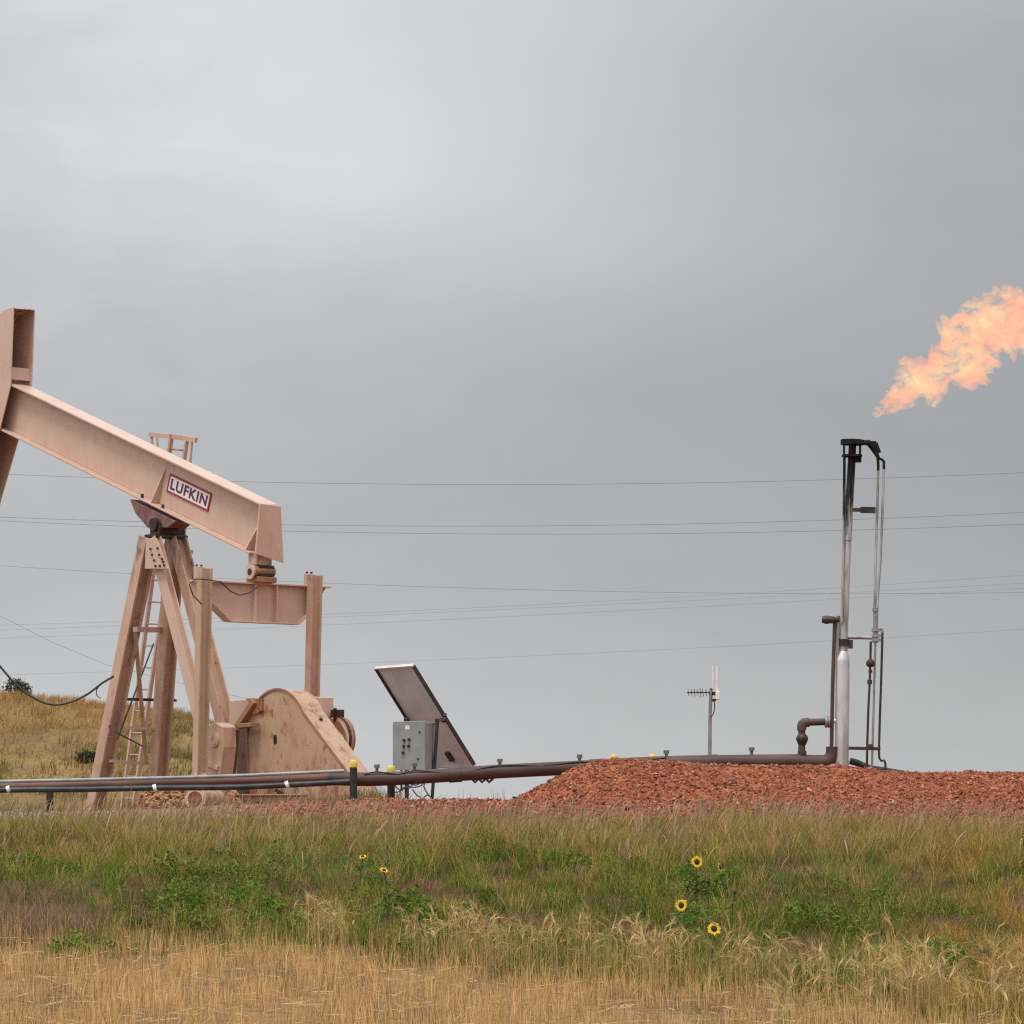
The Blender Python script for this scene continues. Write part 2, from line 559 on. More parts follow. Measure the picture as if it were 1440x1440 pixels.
# ------------------------------------------------------------------ terrain
PY = np.array([-60, 0, 14, 20, 25.2, 27.4, 29.3, 31.2, 36, 43.5, 48, 56, 80, 140, 400, 3000, 9000.0])
PZ = np.array([-1.6, -1.40, -1.25, -1.17, -0.99, -0.71, -0.45, -0.31, -0.26, -0.17, 0.0, 0.0, -0.25, -2.5, -7, -20, -40.0])
def ground(x, y):
    x = np.asarray(x, float)
    y = np.asarray(y, float)
    z = np.interp(y, PY, PZ)
    z = 0.5 * z + 0.25 * np.interp(y - 0.7, PY, PZ) + 0.25 * np.interp(y + 0.7, PY, PZ)
    pad = sstep(43, 49, y) * (1 - sstep(62, 82, y))
    z = z + pad * lerp(-0.10, 0.07, sstep(-7, -1.2, x)) * 1.0
    near = 1 - sstep(60, 120, y)
    z = z + near * (fbm(x * 0.8, y * 0.7, 3) - 0.5) * 0.26 * (1 - 0.75 * pad) * sstep(22, 30, y)
    z = z + near * (fbm(x * 2.1, y * 1.7, 9) - 0.5) * 0.07
    # bank drops a little to the right and at far left
    z = z - 0.07 * sstep(2.2, 5, x) * sstep(27, 31, y) * (1 - sstep(43, 47, y))
    return z
YS = np.linspace(15, 52, 800)
PYS = HY - ground(np.zeros_like(YS), YS) / YS * FPX
def Yof(py):
    return float(np.interp(-py, -PYS[PYS.argsort()[::-1]], YS[PYS.argsort()[::-1]]))

def grid(xs, ys, zf, cf, name, mat, **props):
    X, Y = np.meshgrid(xs, ys)
    Z = zf(X, Y)
    v = np.stack([X, Y, Z], -1).reshape(-1, 3)
    nx, ny = len(xs), len(ys)
    i = (np.arange(ny - 1)[:, None] * nx + np.arange(nx - 1)[None, :])
    q = np.stack([i, i + 1, i + nx + 1, i + nx], -1).reshape(-1, 4)
    c = cf(X, Y, Z).reshape(-1, 3)
    return bulk(name, v, q, np.zeros((0, 3), np.int32), c, mat, True, **props)
def C3(a):
    return np.array(a, float)
SOIL_STRAW, SOIL_DARK, SOIL_RED, SOIL_TAN = C3((0.26, 0.165, 0.08)), C3((0.070, 0.048, 0.028)), C3((0.30, 0.10, 0.06)), C3((0.26, 0.19, 0.12))
def ground_col(X, Y, Z):
    n = fbm(X * 1.6, Y * 1.3, 21)[..., None]
    n2 = fbm(X * 0.45, Y * 0.4, 5)[..., None]
    c = lerp(SOIL_STRAW, SOIL_DARK, np.clip((n - 0.45) * 4, 0, 1) * 0.6)
    bank = sstep(24.7, 25.6, Y)[..., None]
    c = lerp(c, lerp(SOIL_DARK, C3((0.15, 0.078, 0.045)), n2), bank)
    padm = sstep(41.5, 44, Y + (n[..., 0] - 0.5) * 3)[..., None]
    pc = lerp(SOIL_RED, SOIL_TAN, sstep(-1.5, -5.5, X)[..., None])
    c = lerp(c, pc * (0.75 + 0.5 * n), padm)
    far = sstep(70, 90, Y)[..., None]
    return lerp(c, C3((0.17, 0.13, 0.06)) * (0.8 + 0.4 * n), far)
xs = np.unique(np.concatenate([-np.geomspace(14, 4000, 22), np.linspace(-14, 14, 260), np.geomspace(14, 4000, 22)]))
ys = np.unique(np.concatenate([np.linspace(-60, 14, 12), np.linspace(14, 60, 420), np.linspace(60, 140, 60), np.geomspace(140, 8000, 30)]))
grid(xs, ys, ground, ground_col, 'ground', SOILM, kind='structure')

# the grassy hill at the left behind the well
def hill_z(x, y):
    px = HX + x / np.maximum(y, 1) * FPX
    crest = np.interp(px, [-900, -300, 0, 60, 150, 230, 275, 330, 400, 470, 540, 600],
                      [960, 966, 984, 988, 997, 1006, 1014, 1040, 1075, 1100, 1122, 1150])
    h = (HY - crest) / FPX * 120.0
    prof = sstep(80, 121, y) * (1 - 0.8 * sstep(124, 190, y))
    bumps = (fbm(x * 0.25, y * 0.2, 31) - 0.5) * 0.9 * sstep(84, 100, y) * np.clip(h, 0, 1)
    return -0.75 + (h + 0.75) * prof + bumps * (1 - sstep(112, 120, y) * 0.75)
def hill_col(X, Y, Z):
    n = fbm(X * 0.35, Y * 0.2, 41)[..., None]
    n2 = fbm(X * 0.9, Y * 0.5, 43)[..., None]
    c = lerp(C3((0.36, 0.235, 0.09)), C3((0.20, 0.15, 0.055)), n)
    return lerp(c, C3((0.14, 0.085, 0.05)), np.clip((n2 - 0.5) * 4, 0, 1) * 0.6)
grid(np.linspace(-60, -3.0, 190), np.linspace(80, 190, 120), hill_z, hill_col, 'hill', SOILM, kind='structure')

# red gravel mound that carries the flare
MC_PX = [690, 712, 740, 775, 805, 830, 868, 930, 1000, 1100, 1190, 1245, 1300, 1440, 1650, 1900]
MC_PY = [1143, 1132, 1118, 1100, 1083, 1074, 1069, 1073, 1077, 1079, 1080, 1086, 1089, 1088, 1092, 1140]
def crest_z(x):
    px = HX + x / 49.0 * FPX
    return (HY - np.interp(px, MC_PX, MC_PY)) / FPX * 49.0
def mound_z(x, y):
    h = crest_z(x)
    base = -0.35
    toe = 48.2 - (h - base) / 0.60 + (fbm(x * 0.8, x * 0 + 2.0, 61) - 0.5) * 0.5
    f = np.clip((y - toe) / np.maximum(48.8 - toe, 0.05), 0, 1)
    f = f - 0.12 * f * (1 - f) * 2
    z = base + (h - base) * f
    back = sstep(53.2, 56.5, y)
    z = z - (z - base) * back
    z = z + (fbm(x * 1.3, y * 1.6, 62) - 0.5) * 0.10 * np.clip(f * 3, 0, 1) * (1 - sstep(0.85, 1.0, f) * 0.6)
    return z + (fbm(x * 5.5, y * 5.5, 63) - 0.5) * 0.045
RED_A, RED_B, RED_C, RED_D = C3((0.43, 0.152, 0.078)), C3((0.29, 0.097, 0.052)), C3((0.56, 0.31, 0.22)), C3((0.10, 0.04, 0.028))
def mound_col(X, Y, Z):
    n = fbm(X * 6, Y * 6, 71)[..., None]
    return lerp(RED_B, RED_A, n)
mx, my = np.linspace(-0.9, 12.2, 300), np.linspace(46.2, 57, 130)
grid(mx, my, mound_z, mound_col, 'gravel_mound', SOILM, kind='structure')

# ------------------------------------------------------------------ red gravel chips
def rand_rot(n):
    q = RNG.normal(size=(n, 4))
    q /= np.linalg.norm(q, axis=1)[:, None]
    w, x, y, z = q.T
    return np.stack([np.stack([1 - 2 * (y * y + z * z), 2 * (x * y - z * w), 2 * (x * z + y * w)], -1),
                     np.stack([2 * (x * y + z * w), 1 - 2 * (x * x + z * z), 2 * (y * z - x * w)], -1),
                     np.stack([2 * (x * z - y * w), 2 * (y * z + x * w), 1 - 2 * (x * x + y * y)], -1)], 1)
OCT_V = np.array([(1, 0, 0), (0, 1, 0), (-1, 0, 0), (0, -1, 0), (0, 0, 1), (0, 0, -1), (.75, .75, .1), (-.75, .7, -.1), (-.7, -.75, .15), (.7, -.7, -.12)], float)
bm_ = bmesh.new()
for p in OCT_V:
    bm_.verts.new(p)
bmesh.ops.convex_hull(bm_, input=bm_.verts)
bmesh.ops.triangulate(bm_, faces=bm_.faces)
bm_.verts.index_update()
ST_V = np.array([v.co[:] for v in bm_.verts])
ST_T = np.array([[v.index for v in f.verts] for f in bm_.faces], np.int32)
bm_.free()
def stones(pos, size, cols):
    n = len(pos)
    base = ST_V[None] * (1 + RNG.uniform(-0.35, 0.35, (n, len(ST_V), 1)))
    base = base * RNG.uniform(0.45, 1.15, (n, 1, 3)) * size[:, None, None]
    v = np.einsum('nij,nkj->nki', rand_rot(n), base) + pos[:, None, :]
    t = (ST_T[None] + (np.arange(n) * len(ST_V))[:, None, None]).reshape(-1, 3)
    return v.reshape(-1, 3), t.astype(np.int32), np.repeat(cols, len(ST_V), 0)
def red_cols(n):
    k = RNG.uniform(0, 1, (n, 1))
    c = lerp(RED_B, RED_A, RNG.uniform(0, 1, (n, 1)))
    c = np.where(k > 0.83, lerp(RED_A, RED_C, RNG.uniform(0.3, 1, (n, 1))), c)
    c = np.where(k < 0.22, lerp(RED_B, RED_D, RNG.uniform(0.2, 1, (n, 1))), c)
    return c * RNG.uniform(0.8, 1.2, (n, 1))
gb = Bulk()
n = 90000
x = RNG.uniform(-0.7, 10.5, n)
y = 46.3 + 4.2 * RNG.uniform(0, 1, n) ** 1.0
z = mound_z(x, y)
keep = z > -0.3
x, y, z = x[keep], y[keep], z[keep]
sz = np.exp(RNG.normal(-4.4, 0.45, len(x)))
v, t, c = stones(np.stack([x, y, z + sz * 0.15], -1), np.clip(sz, 0.006, 0.055), red_cols(len(x)))
gb.add(v, None, c, t)
n = 7000
n = 26000
x = RNG.uniform(-4.0, 10.5, n)
y = np.where(x < 1.0, RNG.uniform(41.5, 52, n), RNG.uniform(40.5, 48.2, n))
z = ground(x, y)
k = RNG.uniform(0, 1, n) < sstep(-4.2, -1.8, x)
x, y, z = x[k], y[k], z[k]
sz = np.clip(np.exp(RNG.normal(-4.0, 0.4, len(x))), 0.006, 0.05)
v, t, c = stones(np.stack([x, y, z + sz * 0.2], -1), sz, red_cols(len(x)))
gb.add(v, None, c, t)
gb.build('red_gravel', STONEM, kind='stuff')
gb = Bulk()
n = 5000
x = RNG.uniform(-9.0, -5.0, n)
y = RNG.uniform(43, 60, n)
sz = np.clip(np.exp(RNG.normal(-4.2, 0.4, n)), 0.006, 0.04)
cc = lerp(C3((0.30, 0.24, 0.18)), C3((0.46, 0.40, 0.34)), RNG.uniform(0, 1, (n, 1)))
v, t, c = stones(np.stack([x, y, ground(x, y) + sz * 0.2], -1), sz, cc)
gb.add(v, None, c, t)
gb.build('pale_gravel', STONEM, kind='stuff')

# ------------------------------------------------------------------ grasses
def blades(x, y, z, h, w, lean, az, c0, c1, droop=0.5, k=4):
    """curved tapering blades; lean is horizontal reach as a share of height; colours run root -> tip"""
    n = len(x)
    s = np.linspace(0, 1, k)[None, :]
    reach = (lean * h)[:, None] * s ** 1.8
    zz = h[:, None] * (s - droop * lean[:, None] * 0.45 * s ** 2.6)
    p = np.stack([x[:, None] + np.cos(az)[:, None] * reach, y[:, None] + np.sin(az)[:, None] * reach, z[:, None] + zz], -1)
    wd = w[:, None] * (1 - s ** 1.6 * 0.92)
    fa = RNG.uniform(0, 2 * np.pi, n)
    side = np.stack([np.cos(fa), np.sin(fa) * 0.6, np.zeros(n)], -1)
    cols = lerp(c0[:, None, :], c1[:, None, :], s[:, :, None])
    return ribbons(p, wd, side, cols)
def pxy(x, y, z):
    return HX + x / y * FPX, HY - z / y * FPX
def pick(n, x0, x1, y0, y1):
    return RNG.uniform(x0, x1, n), RNG.uniform(y0, y1, n)
def blob(px, py, cx, cy, rx, ry):
    return np.exp(-(((px - cx) / rx) ** 2 + ((py - cy) / ry) ** 2))
BARE = [(600, 1258, 44, 10), (430, 1253, 46, 9), (735, 1300, 54, 12), (890, 1315, 52, 13), (1130, 1343, 50, 15), (300, 1192, 46, 8), (200, 1248, 34, 9),
        (1105, 1222, 30, 9), (210, 1292, 28, 8), (280, 1318, 40, 6), (845, 1275, 34, 8), (1360, 1300, 60, 8)]
WEEDY = [(250, 1285, 85, 30), (330, 1225, 60, 30), (340, 1290, 50, 28), (285, 1250, 60, 24), (70, 1225, 50, 14), (545, 1285, 50, 30), (640, 1320, 50, 34), (515, 1232, 36, 18),
         (960, 1262, 50, 32), (1000, 1295, 40, 24), (1190, 1300, 60, 26), (700, 1200, 30, 9), (100, 1345, 14, 10), (142, 1342, 12, 9), (1340, 1360, 110, 24), (835, 1225, 40, 14)]
def zone(lst, px, py):
    s = np.zeros_like(px)
    for a in lst:
        s = np.maximum(s, blob(px, py, *a))
    return s
# edge between stubble and bank (row in the photograph where stubble starts, by bearing)
def stub_edge(px):
    return np.interp(px, [-100, 0, 150, 300, 430, 600, 800, 1000, 1200, 1440, 1600], [1318, 1320, 1328, 1335, 1342, 1356, 1372, 1390, 1416, 1446, 1450])

G_GREEN, G_OLIVE, G_TAN, G_PINK, G_DEEP, G_BLUE, G_ORANGE = (C3((0.105, 0.170, 0.018)), C3((0.225, 0.215, 0.032)), C3((0.50, 0.335, 0.115)),
    C3((0.44, 0.265, 0.145)), C3((0.045, 0.08, 0.012)), C3((0.125, 0.175, 0.07)), C3((0.43, 0.215, 0.065)))
bk = Bulk()
def clump_field(nc, per, x0, x1, y0, y1, rad, hr, seed, wr=(0.0028, 0.0062), dim=1.0):
    """tufts of grass: blades fan out from many tuft centres, each tuft with its own colour and height"""
    cx, cy = pick(nc, x0, x1, y0, y1)
    cz = ground(cx, cy)
    px, py = pxy(cx, cy, cz)
    cl = fbm(cx * 1.3, cy * 1.6, seed)
    cl2 = fbm(cx * 3.4, cy * 4.0, seed + 1)
    bare, weedy, dryw = zone(BARE, px, py), zone(WEEDY, px, py), blob(px, py, 40, 1300, 95, 34)
    dens = np.clip(0.62 + (cl2 - 0.45) * 2.6, 0.16, 1) * (1 - 0.93 * np.clip(bare * 1.4, 0, 1)) * (1 - 0.30 * np.clip(weedy * 1.2, 0, 1)) * (1 - 0.92 * np.clip(dryw * 1.5, 0, 1))
    dens = dens * sstep(stub_edge(px) + 22, stub_edge(px) - 18, py) * (1 - sstep(42.0, 44.0, cy + (cl - 0.5) * 3))
    k = (np.abs(cx) < cy * 0.1385 + 2.6) & (RNG.uniform(0, 1, nc) < dens)
    cx, cy, px, py, cl, cl2 = [a[k] for a in (cx, cy, px, py, cl, cl2)]
    m = len(cx)
    top = sstep(1245, 1175, py)
    u = RNG.uniform(0, 1, m)
    green = np.clip((cl - 0.42) * 4.0 + 0.50 - 0.25 * top + RNG.normal(0, 0.25, m), 0, 1)[:, None]
    c0 = lerp(G_OLIVE, G_GREEN, green)
    c0 = np.where((u < 0.14)[:, None], G_DEEP, c0)
    lowp = sstep(1235, 1330, py) * np.clip((fbm(cx * 0.9, cy * 1.2, 97) - 0.30) * 3.2, 0, 1)
    lowp = np.clip(lowp + 0.8 * blob(px, py, 1330, 1375, 190, 42) + 0.6 * blob(px, py, 640, 1330, 120, 30), 0, 1)
    c0 = lerp(c0, lerp(G_DEEP, G_GREEN, 0.35), lowp[:, None] * 0.8)
    blu = np.clip(blob(px, py, 420, 1225, 130, 22) + blob(px, py, 1180, 1240, 130, 30), 0, 1)[:, None]
    c0 = lerp(c0, G_BLUE, blu * 0.55)
    orr = sstep(1220, 1390, px) * sstep(1175, 1215, py) * np.clip((fbm(cx * 1.3, cy * 1.1, 91) - 0.35) * 4, 0, 1)
    c0 = lerp(c0, lerp(G_ORANGE, G_OLIVE, 0.25), orr[:, None] * 0.95)
    ptan = np.clip(0.17 + 0.42 * top + (cl2 - 0.5) * 1.2, 0.03, 0.85)
    tan = (RNG.uniform(0, 1, m) < ptan)[:, None]
    tipc = lerp(G_TAN, G_PINK, RNG.uniform(0, 1, (m, 1)))
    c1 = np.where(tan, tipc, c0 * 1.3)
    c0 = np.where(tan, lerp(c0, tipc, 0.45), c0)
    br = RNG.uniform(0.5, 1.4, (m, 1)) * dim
    hc = (hr[0] + (hr[1] - hr[0]) * RNG.uniform(0, 1, m) ** 1.3) * (0.7 + 0.6 * cl2) * (1 - 0.4 * sstep(40.0, 44.0, cy)) * lerp(0.72, 1.0, top)
    rc = rad * RNG.uniform(0.6, 1.5, m)
    i = np.repeat(np.arange(m), per)
    n = len(i)
    th = RNG.uniform(0, 2 * np.pi, n)
    rr_ = np.sqrt(RNG.uniform(0, 1, n))
    x = cx[i] + np.cos(th) * rr_ * rc[i]
    y = cy[i] + np.sin(th) * rr_ * rc[i]
    h = hc[i] * RNG.uniform(0.55, 1.1, n) * (1 - 0.25 * rr_)
    lean = np.abs(RNG.normal(0.14, 0.10, n)) + 0.42 * rr_
    az = th + RNG.normal(0, 0.5, n)
    jb = RNG.uniform(0.72, 1.28, (n, 1))
    dead = (RNG.uniform(0, 1, (n, 1)) < 0.12 + 0.08 * top[i][:, None])
    a0, a1 = (c0 * br)[i] * jb, (c1 * br)[i] * jb
    a0, a1 = np.where(dead, G_TAN * 0.8 * jb, a0), np.where(dead, G_TAN * jb, a1)
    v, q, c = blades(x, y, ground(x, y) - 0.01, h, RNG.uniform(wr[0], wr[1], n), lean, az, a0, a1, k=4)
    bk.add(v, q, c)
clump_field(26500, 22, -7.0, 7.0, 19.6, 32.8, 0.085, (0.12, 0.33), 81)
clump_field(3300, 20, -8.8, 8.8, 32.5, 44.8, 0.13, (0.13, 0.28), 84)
clump_field(18600, 14, -7.0, 7.0, 19.6, 32.8, 0.16, (0.05, 0.14), 87, dim=0.55)  # short filler, colours dimmed to paint shaded gaps between the tufts
# seed stalks with thin plumes along the top of the bank
n = 12500
x, y = pick(n, -8.8, 8.8, 27, 44.5)
z = ground(x, y)
px, py = pxy(x, y, z)
cl = fbm(x * 1.1, y * 0.9, 83)
k = (np.abs(x) < y * 0.1385 + 2.6) & (RNG.uniform(0, 1, n) < np.clip((cl - 0.34) * 3, 0.08, 1) * sstep(27.5, 31, y) * (1 - 0.9 * sstep(42.5, 44.5, y)) * np.where(y < 33.5, 1.0, 0.5)) & (zone(BARE, px, py) < 0.5)
x, y, z, px = x[k], y[k], z[k], px[k]
m = len(x)
h = RNG.uniform(0.22, 0.42, m) * (1 - 0.30 * sstep(40, 44, y))
cs = lerp(C3((0.30, 0.21, 0.11)), C3((0.40, 0.26, 0.17)), RNG.uniform(0, 1, (m, 1))) * RNG.uniform(0.8, 1.2, (m, 1))
c0 = lerp(G_OLIVE, cs, 0.5)
s = np.linspace(0, 1, 6)[None, :]
az = RNG.normal(0.2, 0.8, m)
lean = np.abs(RNG.normal(0.25, 0.15, m))
rc = (lean * h)[:, None] * s ** 2
p = np.stack([x[:, None] + np.cos(az)[:, None] * rc, y[:, None] + np.sin(az)[:, None] * rc, z[:, None] + h[:, None] * s * (1 - 0.15 * s ** 3)], -1)
wd = np.array([0.003, 0.0025, 0.0025, 0.008, 0.010, 0.002])[None, :] * RNG.uniform(0.7, 1.3, (m, 1))
fa = RNG.uniform(-0.8, 0.8, m)
sd_ = np.stack([np.cos(fa), np.sin(fa), np.zeros(m)], -1)
cols = lerp(c0[:, None, :], cs[:, None, :], np.clip(s * 1.6, 0, 1)[:, :, None])
v, q, c = ribbons(p, wd, sd_, cols)
bk.add(v, q, c)
bk.build('bank_grass', LEAFM, kind='stuff')

# leafy weeds: small leaves gathered in clumps
wb = Bulk()
def leaf_clump(cx, cy, rad, hgt, count, col, size):
    th = RNG.uniform(0, 2 * np.pi, count)
    rr_ = rad * np.sqrt(RNG.uniform(0, 1, count))
    x_ = cx + np.cos(th) * rr_
    y_ = cy + np.sin(th) * rr_ * 1.2
    top = hgt * np.sqrt(np.clip(1 - (rr_ / rad) ** 2, 0.05, 1)) * (0.75 + 0.5 * fbm(x_ * 7, y_ * 7, 55))
    z_ = ground(x_, y_) + top * RNG.uniform(0.15, 1.0, count) ** 0.6
    l_ = size * RNG.uniform(0.6, 1.4, count)
    d = RNG.normal(size=(count, 3)) * np.array([1, 1, 0.5])
    d[:, 2] += 0.25
    d /= np.linalg.norm(d, axis=1)[:, None]
    sd = np.cross(d, RNG.normal(size=(count, 3)))
    sd /= np.linalg.norm(sd, axis=1)[:, None] + 1e-9
    p0 = np.stack([x_, y_, z_], -1)
    v_ = np.stack([p0, p0 + d * (l_ * 0.5)[:, None] + sd * (l_ * 0.27)[:, None], p0 + d * l_[:, None], p0 + d * (l_ * 0.5)[:, None] - sd * (l_ * 0.27)[:, None]], 1).reshape(-1, 3)
    q_ = np.arange(count * 4).reshape(-1, 4)
    cc_ = col * RNG.uniform(0.6, 1.4, (count, 1)) * np.array([1, 1, 1.0])
    wb.add(v_, q_, np.repeat(cc_, 4, 0))
for (cx, cy, rx, ry) in WEEDY:
    area = rx * ry
    for i in range(int(3 + area / 95)):
        px_, py_ = cx + random.gauss(0, rx * 0.8), cy + random.gauss(0, ry * 0.75)
        if py_ > 1400 or py_ < 1165:
            continue
        Y_ = Yof(py_)
        X_ = (px_ - HX) / FPX * Y_
        g = random.random()
        col = lerp(C3((0.070, 0.130, 0.018)), C3((0.165, 0.230, 0.040)), g)
        if random.random() < 0.12:
            col = C3((0.17, 0.16, 0.055))
        leaf_clump(X_, Y_, random.uniform(0.07, 0.19), random.uniform(0.08, 0.25), random.randint(80, 200), col, random.choice([0.014, 0.018, 0.022, 0.028, 0.036]))
wb.build('leafy_weeds', LEAFM, kind='stuff')

# grey brittle weeds and dead stems
db = Bulk()
def twigs(x, y, h, col, n_each, w=0.003, spread=0.9):
    m_ = len(x)
    for i in range(n_each):
        az_ = RNG.uniform(0, 2 * np.pi, m_)
        le = RNG.uniform(0.2, spread, m_)
        cj = col * RNG.uniform(0.55, 1.3, (m_, 1))
        v_, q_, c_ = blades(x + RNG.normal(0, 0.03, m_), y + RNG.normal(0, 0.03, m_), ground(x, y), h * RNG.uniform(0.5, 1.1, m_), np.full(m_, w), le, az_, cj * 0.8, cj, 0.2, 4)
        db.add(v_, q_, c_)
n = 1100
px = RNG.normal(38, 55, n)
py = RNG.normal(1300, 20, n)
k = (py > 1262) & (py < 1335) & (px < 150)
Yv = np.array([Yof(p) for p in py[k]])
twigs((px[k] - HX) / FPX * Yv, Yv, np.full(k.sum(), 0.17), C3((0.33, 0.215, 0.135)), 4)
for (cx, cy, rx, ry) in BARE:
    n = int(rx * ry * 0.16)
    py = np.clip(RNG.normal(cy, ry * 0.6, n), 1165, 1360)
    px = RNG.normal(cx, rx * 0.6, n)
    Yv = np.array([Yof(p) for p in py])
    twigs((px - HX) / FPX * Yv, Yv, np.full(n, 0.10), C3((0.29, 0.155, 0.10)), 3, 0.004, 1.3)
db.build('dry_weeds', LEAFM, kind='stuff')

# stubble of the cut field
sb = Bulk()
n = 108000
x, y = pick(n, -6.0, 6.0, 17.0, 27.5)
z = ground(x, y)
px, py = pxy(x, y, z)
rows = 0.5 + 0.5 * np.sin((x * 0.97 + y * 0.22) * 2 * np.pi / 0.19 + 3 * fbm(x, y, 12))
cl = fbm(x * 3.5, y * 2.0, 101)
dens = sstep(stub_edge(px) - 10, stub_edge(px) + 14, py) * np.clip(0.42 + 0.4 * rows + (cl - 0.5) * 2.6, 0.06, 1)
k = (np.abs(x) < y * 0.1385 + 2.4) & (RNG.uniform(0, 1, n) < dens)
x, y, z, cl = x[k], y[k], z[k], cl[k]
m = len(x)
cst = lerp(C3((0.60, 0.345, 0.125)), C3((0.76, 0.52, 0.255)), RNG.uniform(0, 1, (m, 1))) * RNG.uniform(0.7, 1.2, (m, 1)) * (0.72 + 0.56 * cl[:, None])
dk = RNG.uniform(0, 1, (m, 1)) < 0.10
cst = np.where(dk, cst * 0.45, cst)
h = RNG.uniform(0.06, 0.17, m) * (0.6 + 0.8 * cl)
v, q, c = blades(x, y, z - 0.01, h, RNG.uniform(0.0035, 0.0065, m), np.abs(RNG.normal(0.12, 0.16, m)), RNG.uniform(0, 2 * np.pi, m), cst * 0.85, cst, 0.2, 3)
sb.add(v, q, c)
# taller uncut stalks straggling along the field edge
n = 9000
x, y = pick(n, -4.4, 4.4, 18.5, 27.0)
z = ground(x, y)
px, py = pxy(x, y, z)
cl = fbm(x * 4.0, y * 3.0, 104)
k = (np.abs(px - HX) < 790) & (RNG.uniform(0, 1, n) < np.exp(-((py - stub_edge(px) - 4) / 26) ** 2) * (1 - 0.75 * sstep(700, 1100, px)) * np.clip((cl - 0.38) * 5, 0, 1))
x, y, z = x[k], y[k], z[k]
m = len(x)
cst = lerp(C3((0.56, 0.34, 0.12)), C3((0.70, 0.49, 0.23)), RNG.uniform(0, 1, (m, 1))) * RNG.uniform(0.7, 1.15, (m, 1))
v, q, c = blades(x, y, z - 0.01, RNG.uniform(0.14, 0.30, m), RNG.uniform(0.0035, 0.006, m), np.abs(RNG.normal(0.12, 0.12, m)), RNG.uniform(0, 2 * np.pi, m), cst * 0.85, cst, 0.2, 4)
sb.add(v, q, c)
# flattened straw litter between the stems
n = 6400
x, y = pick(n, -6.0, 6.0, 17.0, 26.8)
z = ground(x, y)
px, py = pxy(x, y, z)
k = (np.abs(x) < y * 0.1385 + 2.4) & (py > stub_edge(px) - 4)
x, y, z = x[k], y[k], z[k]
m = len(x)
az = RNG.uniform(0, 2 * np.pi, m)
ln = RNG.uniform(0.05, 0.16, m)
s = np.linspace(0, 1, 2)[None, :]
p = np.stack([x[:, None] + np.cos(az)[:, None] * ln[:, None] * s, y[:, None] + np.sin(az)[:, None] * ln[:, None] * s,
              z[:, None] + RNG.uniform(0.005, 0.05, m)[:, None] + RNG.normal(0, 0.02, m)[:, None] * s], -1)
sd_ = np.stack([-np.sin(az) * 0.7, np.cos(az) * 0.7, np.full(m, 0.7)], -1)
cst = lerp(C3((0.56, 0.37, 0.16)), C3((0.70, 0.51, 0.28)), RNG.uniform(0, 1, (m, 1))) * RNG.uniform(0.55, 1.15, (m, 1))
v, q, c = ribbons(p, np.full((m, 2), 0.005), sd_, np.repeat(cst[:, None, :], 2, 1))
sb.add(v, q, c)
sb.build('stubble', LEAFM, kind='stuff')

# standing ears of wheat left along the field edge
hb = Bulk()
PXW = []
for (x0, x1, y0, y1, nc, per) in [(432, 520, 1330, 1346, 7, 9), (575, 700, 1342, 1362, 12, 9), (690, 900, 1366, 1388, 19, 8), (900, 1100, 1388, 1408, 19, 8), (1100, 1240, 1402, 1424, 13, 8), (1235, 1460, 1410, 1440, 26, 9), (1460, 1900, 1414, 1450, 40, 8), (300, 440, 1335, 1350, 4, 2), (1000, 1440, 1440, 1500, 9, 6)]:
    for i in range(nc):
        cx_, cy_ = random.uniform(x0, x1), random.uniform(y0, y1)
        for j in range(max(1, int(random.gauss(per, per * 0.4)))):
            PXW.append((random.gauss(cx_, 11), random.gauss(cy_, 4)))
PXW = np.array(PXW)
y = np.array([Yof(p) for p in PXW[:, 1]])
x = (PXW[:, 0] - HX) / FPX * y
z = ground(x, y)
m = len(x)
h = np.clip(RNG.normal(0.265, 0.05, m), 0.14, 0.40)
az = np.where(RNG.uniform(0, 1, m) < 0.62, RNG.normal(np.pi, 0.6, m), RNG.normal(0, 0.7, m))
gold = lerp(C3((0.54, 0.36, 0.14)), C3((0.68, 0.51, 0.27)), RNG.uniform(0, 1, (m, 1)))
grn = RNG.uniform(0, 1, (m, 1)) < 0.25
gold = np.where(grn, lerp(gold, C3((0.30, 0.30, 0.10)), 0.6), gold) * RNG.uniform(0.8, 1.15, (m, 1))
bend = np.clip(RNG.normal(1.25, 0.85, m), 0.05, 2.8)          # how far the ear nods, radians
def wheat_path(k_stem=6, k_ear=5):
    pts = [np.zeros((m, 2))]
    ang = np.zeros(m)
    seg = h / k_stem
    lean0 = RNG.uniform(0.0, 0.10, m)
    for i in range(k_stem):
        a_ = lean0 * (i + 1) / k_stem + bend * np.clip((i - 4.0) / 2.0, 0, 1) * 0.45
        pts.append(pts[-1] + np.stack([np.sin(a_), np.cos(a_)], -1) * seg[:, None])
    ear = RNG.uniform(0.045, 0.07, m) / k_ear
    for i in range(k_ear):
        a_ = lean0 + bend * (0.55 + 0.45 * (i + 1) / k_ear)
        pts.append(pts[-1] + np.stack([np.sin(a_), np.cos(a_)], -1) * ear[:, None])
    return np.stack(pts, 1)
wp = wheat_path()
P3 = np.stack([x[:, None] + np.cos(az)[:, None] * wp[..., 0], y[:, None] + np.sin(az)[:, None] * wp[..., 0], z[:, None] + wp[..., 1]], -1)
wid = np.array([.004, .004, .0038, .0035, .003, .003, .0026, .008, .0105, .010, .008, .003])[None, :] * RNG.uniform(0.85, 1.15, (m, 1))
colw = np.repeat(gold[:, None, :], 12, 1)
colw[:, :5] *= 0.85
colw[:, 7:] *= 1.08
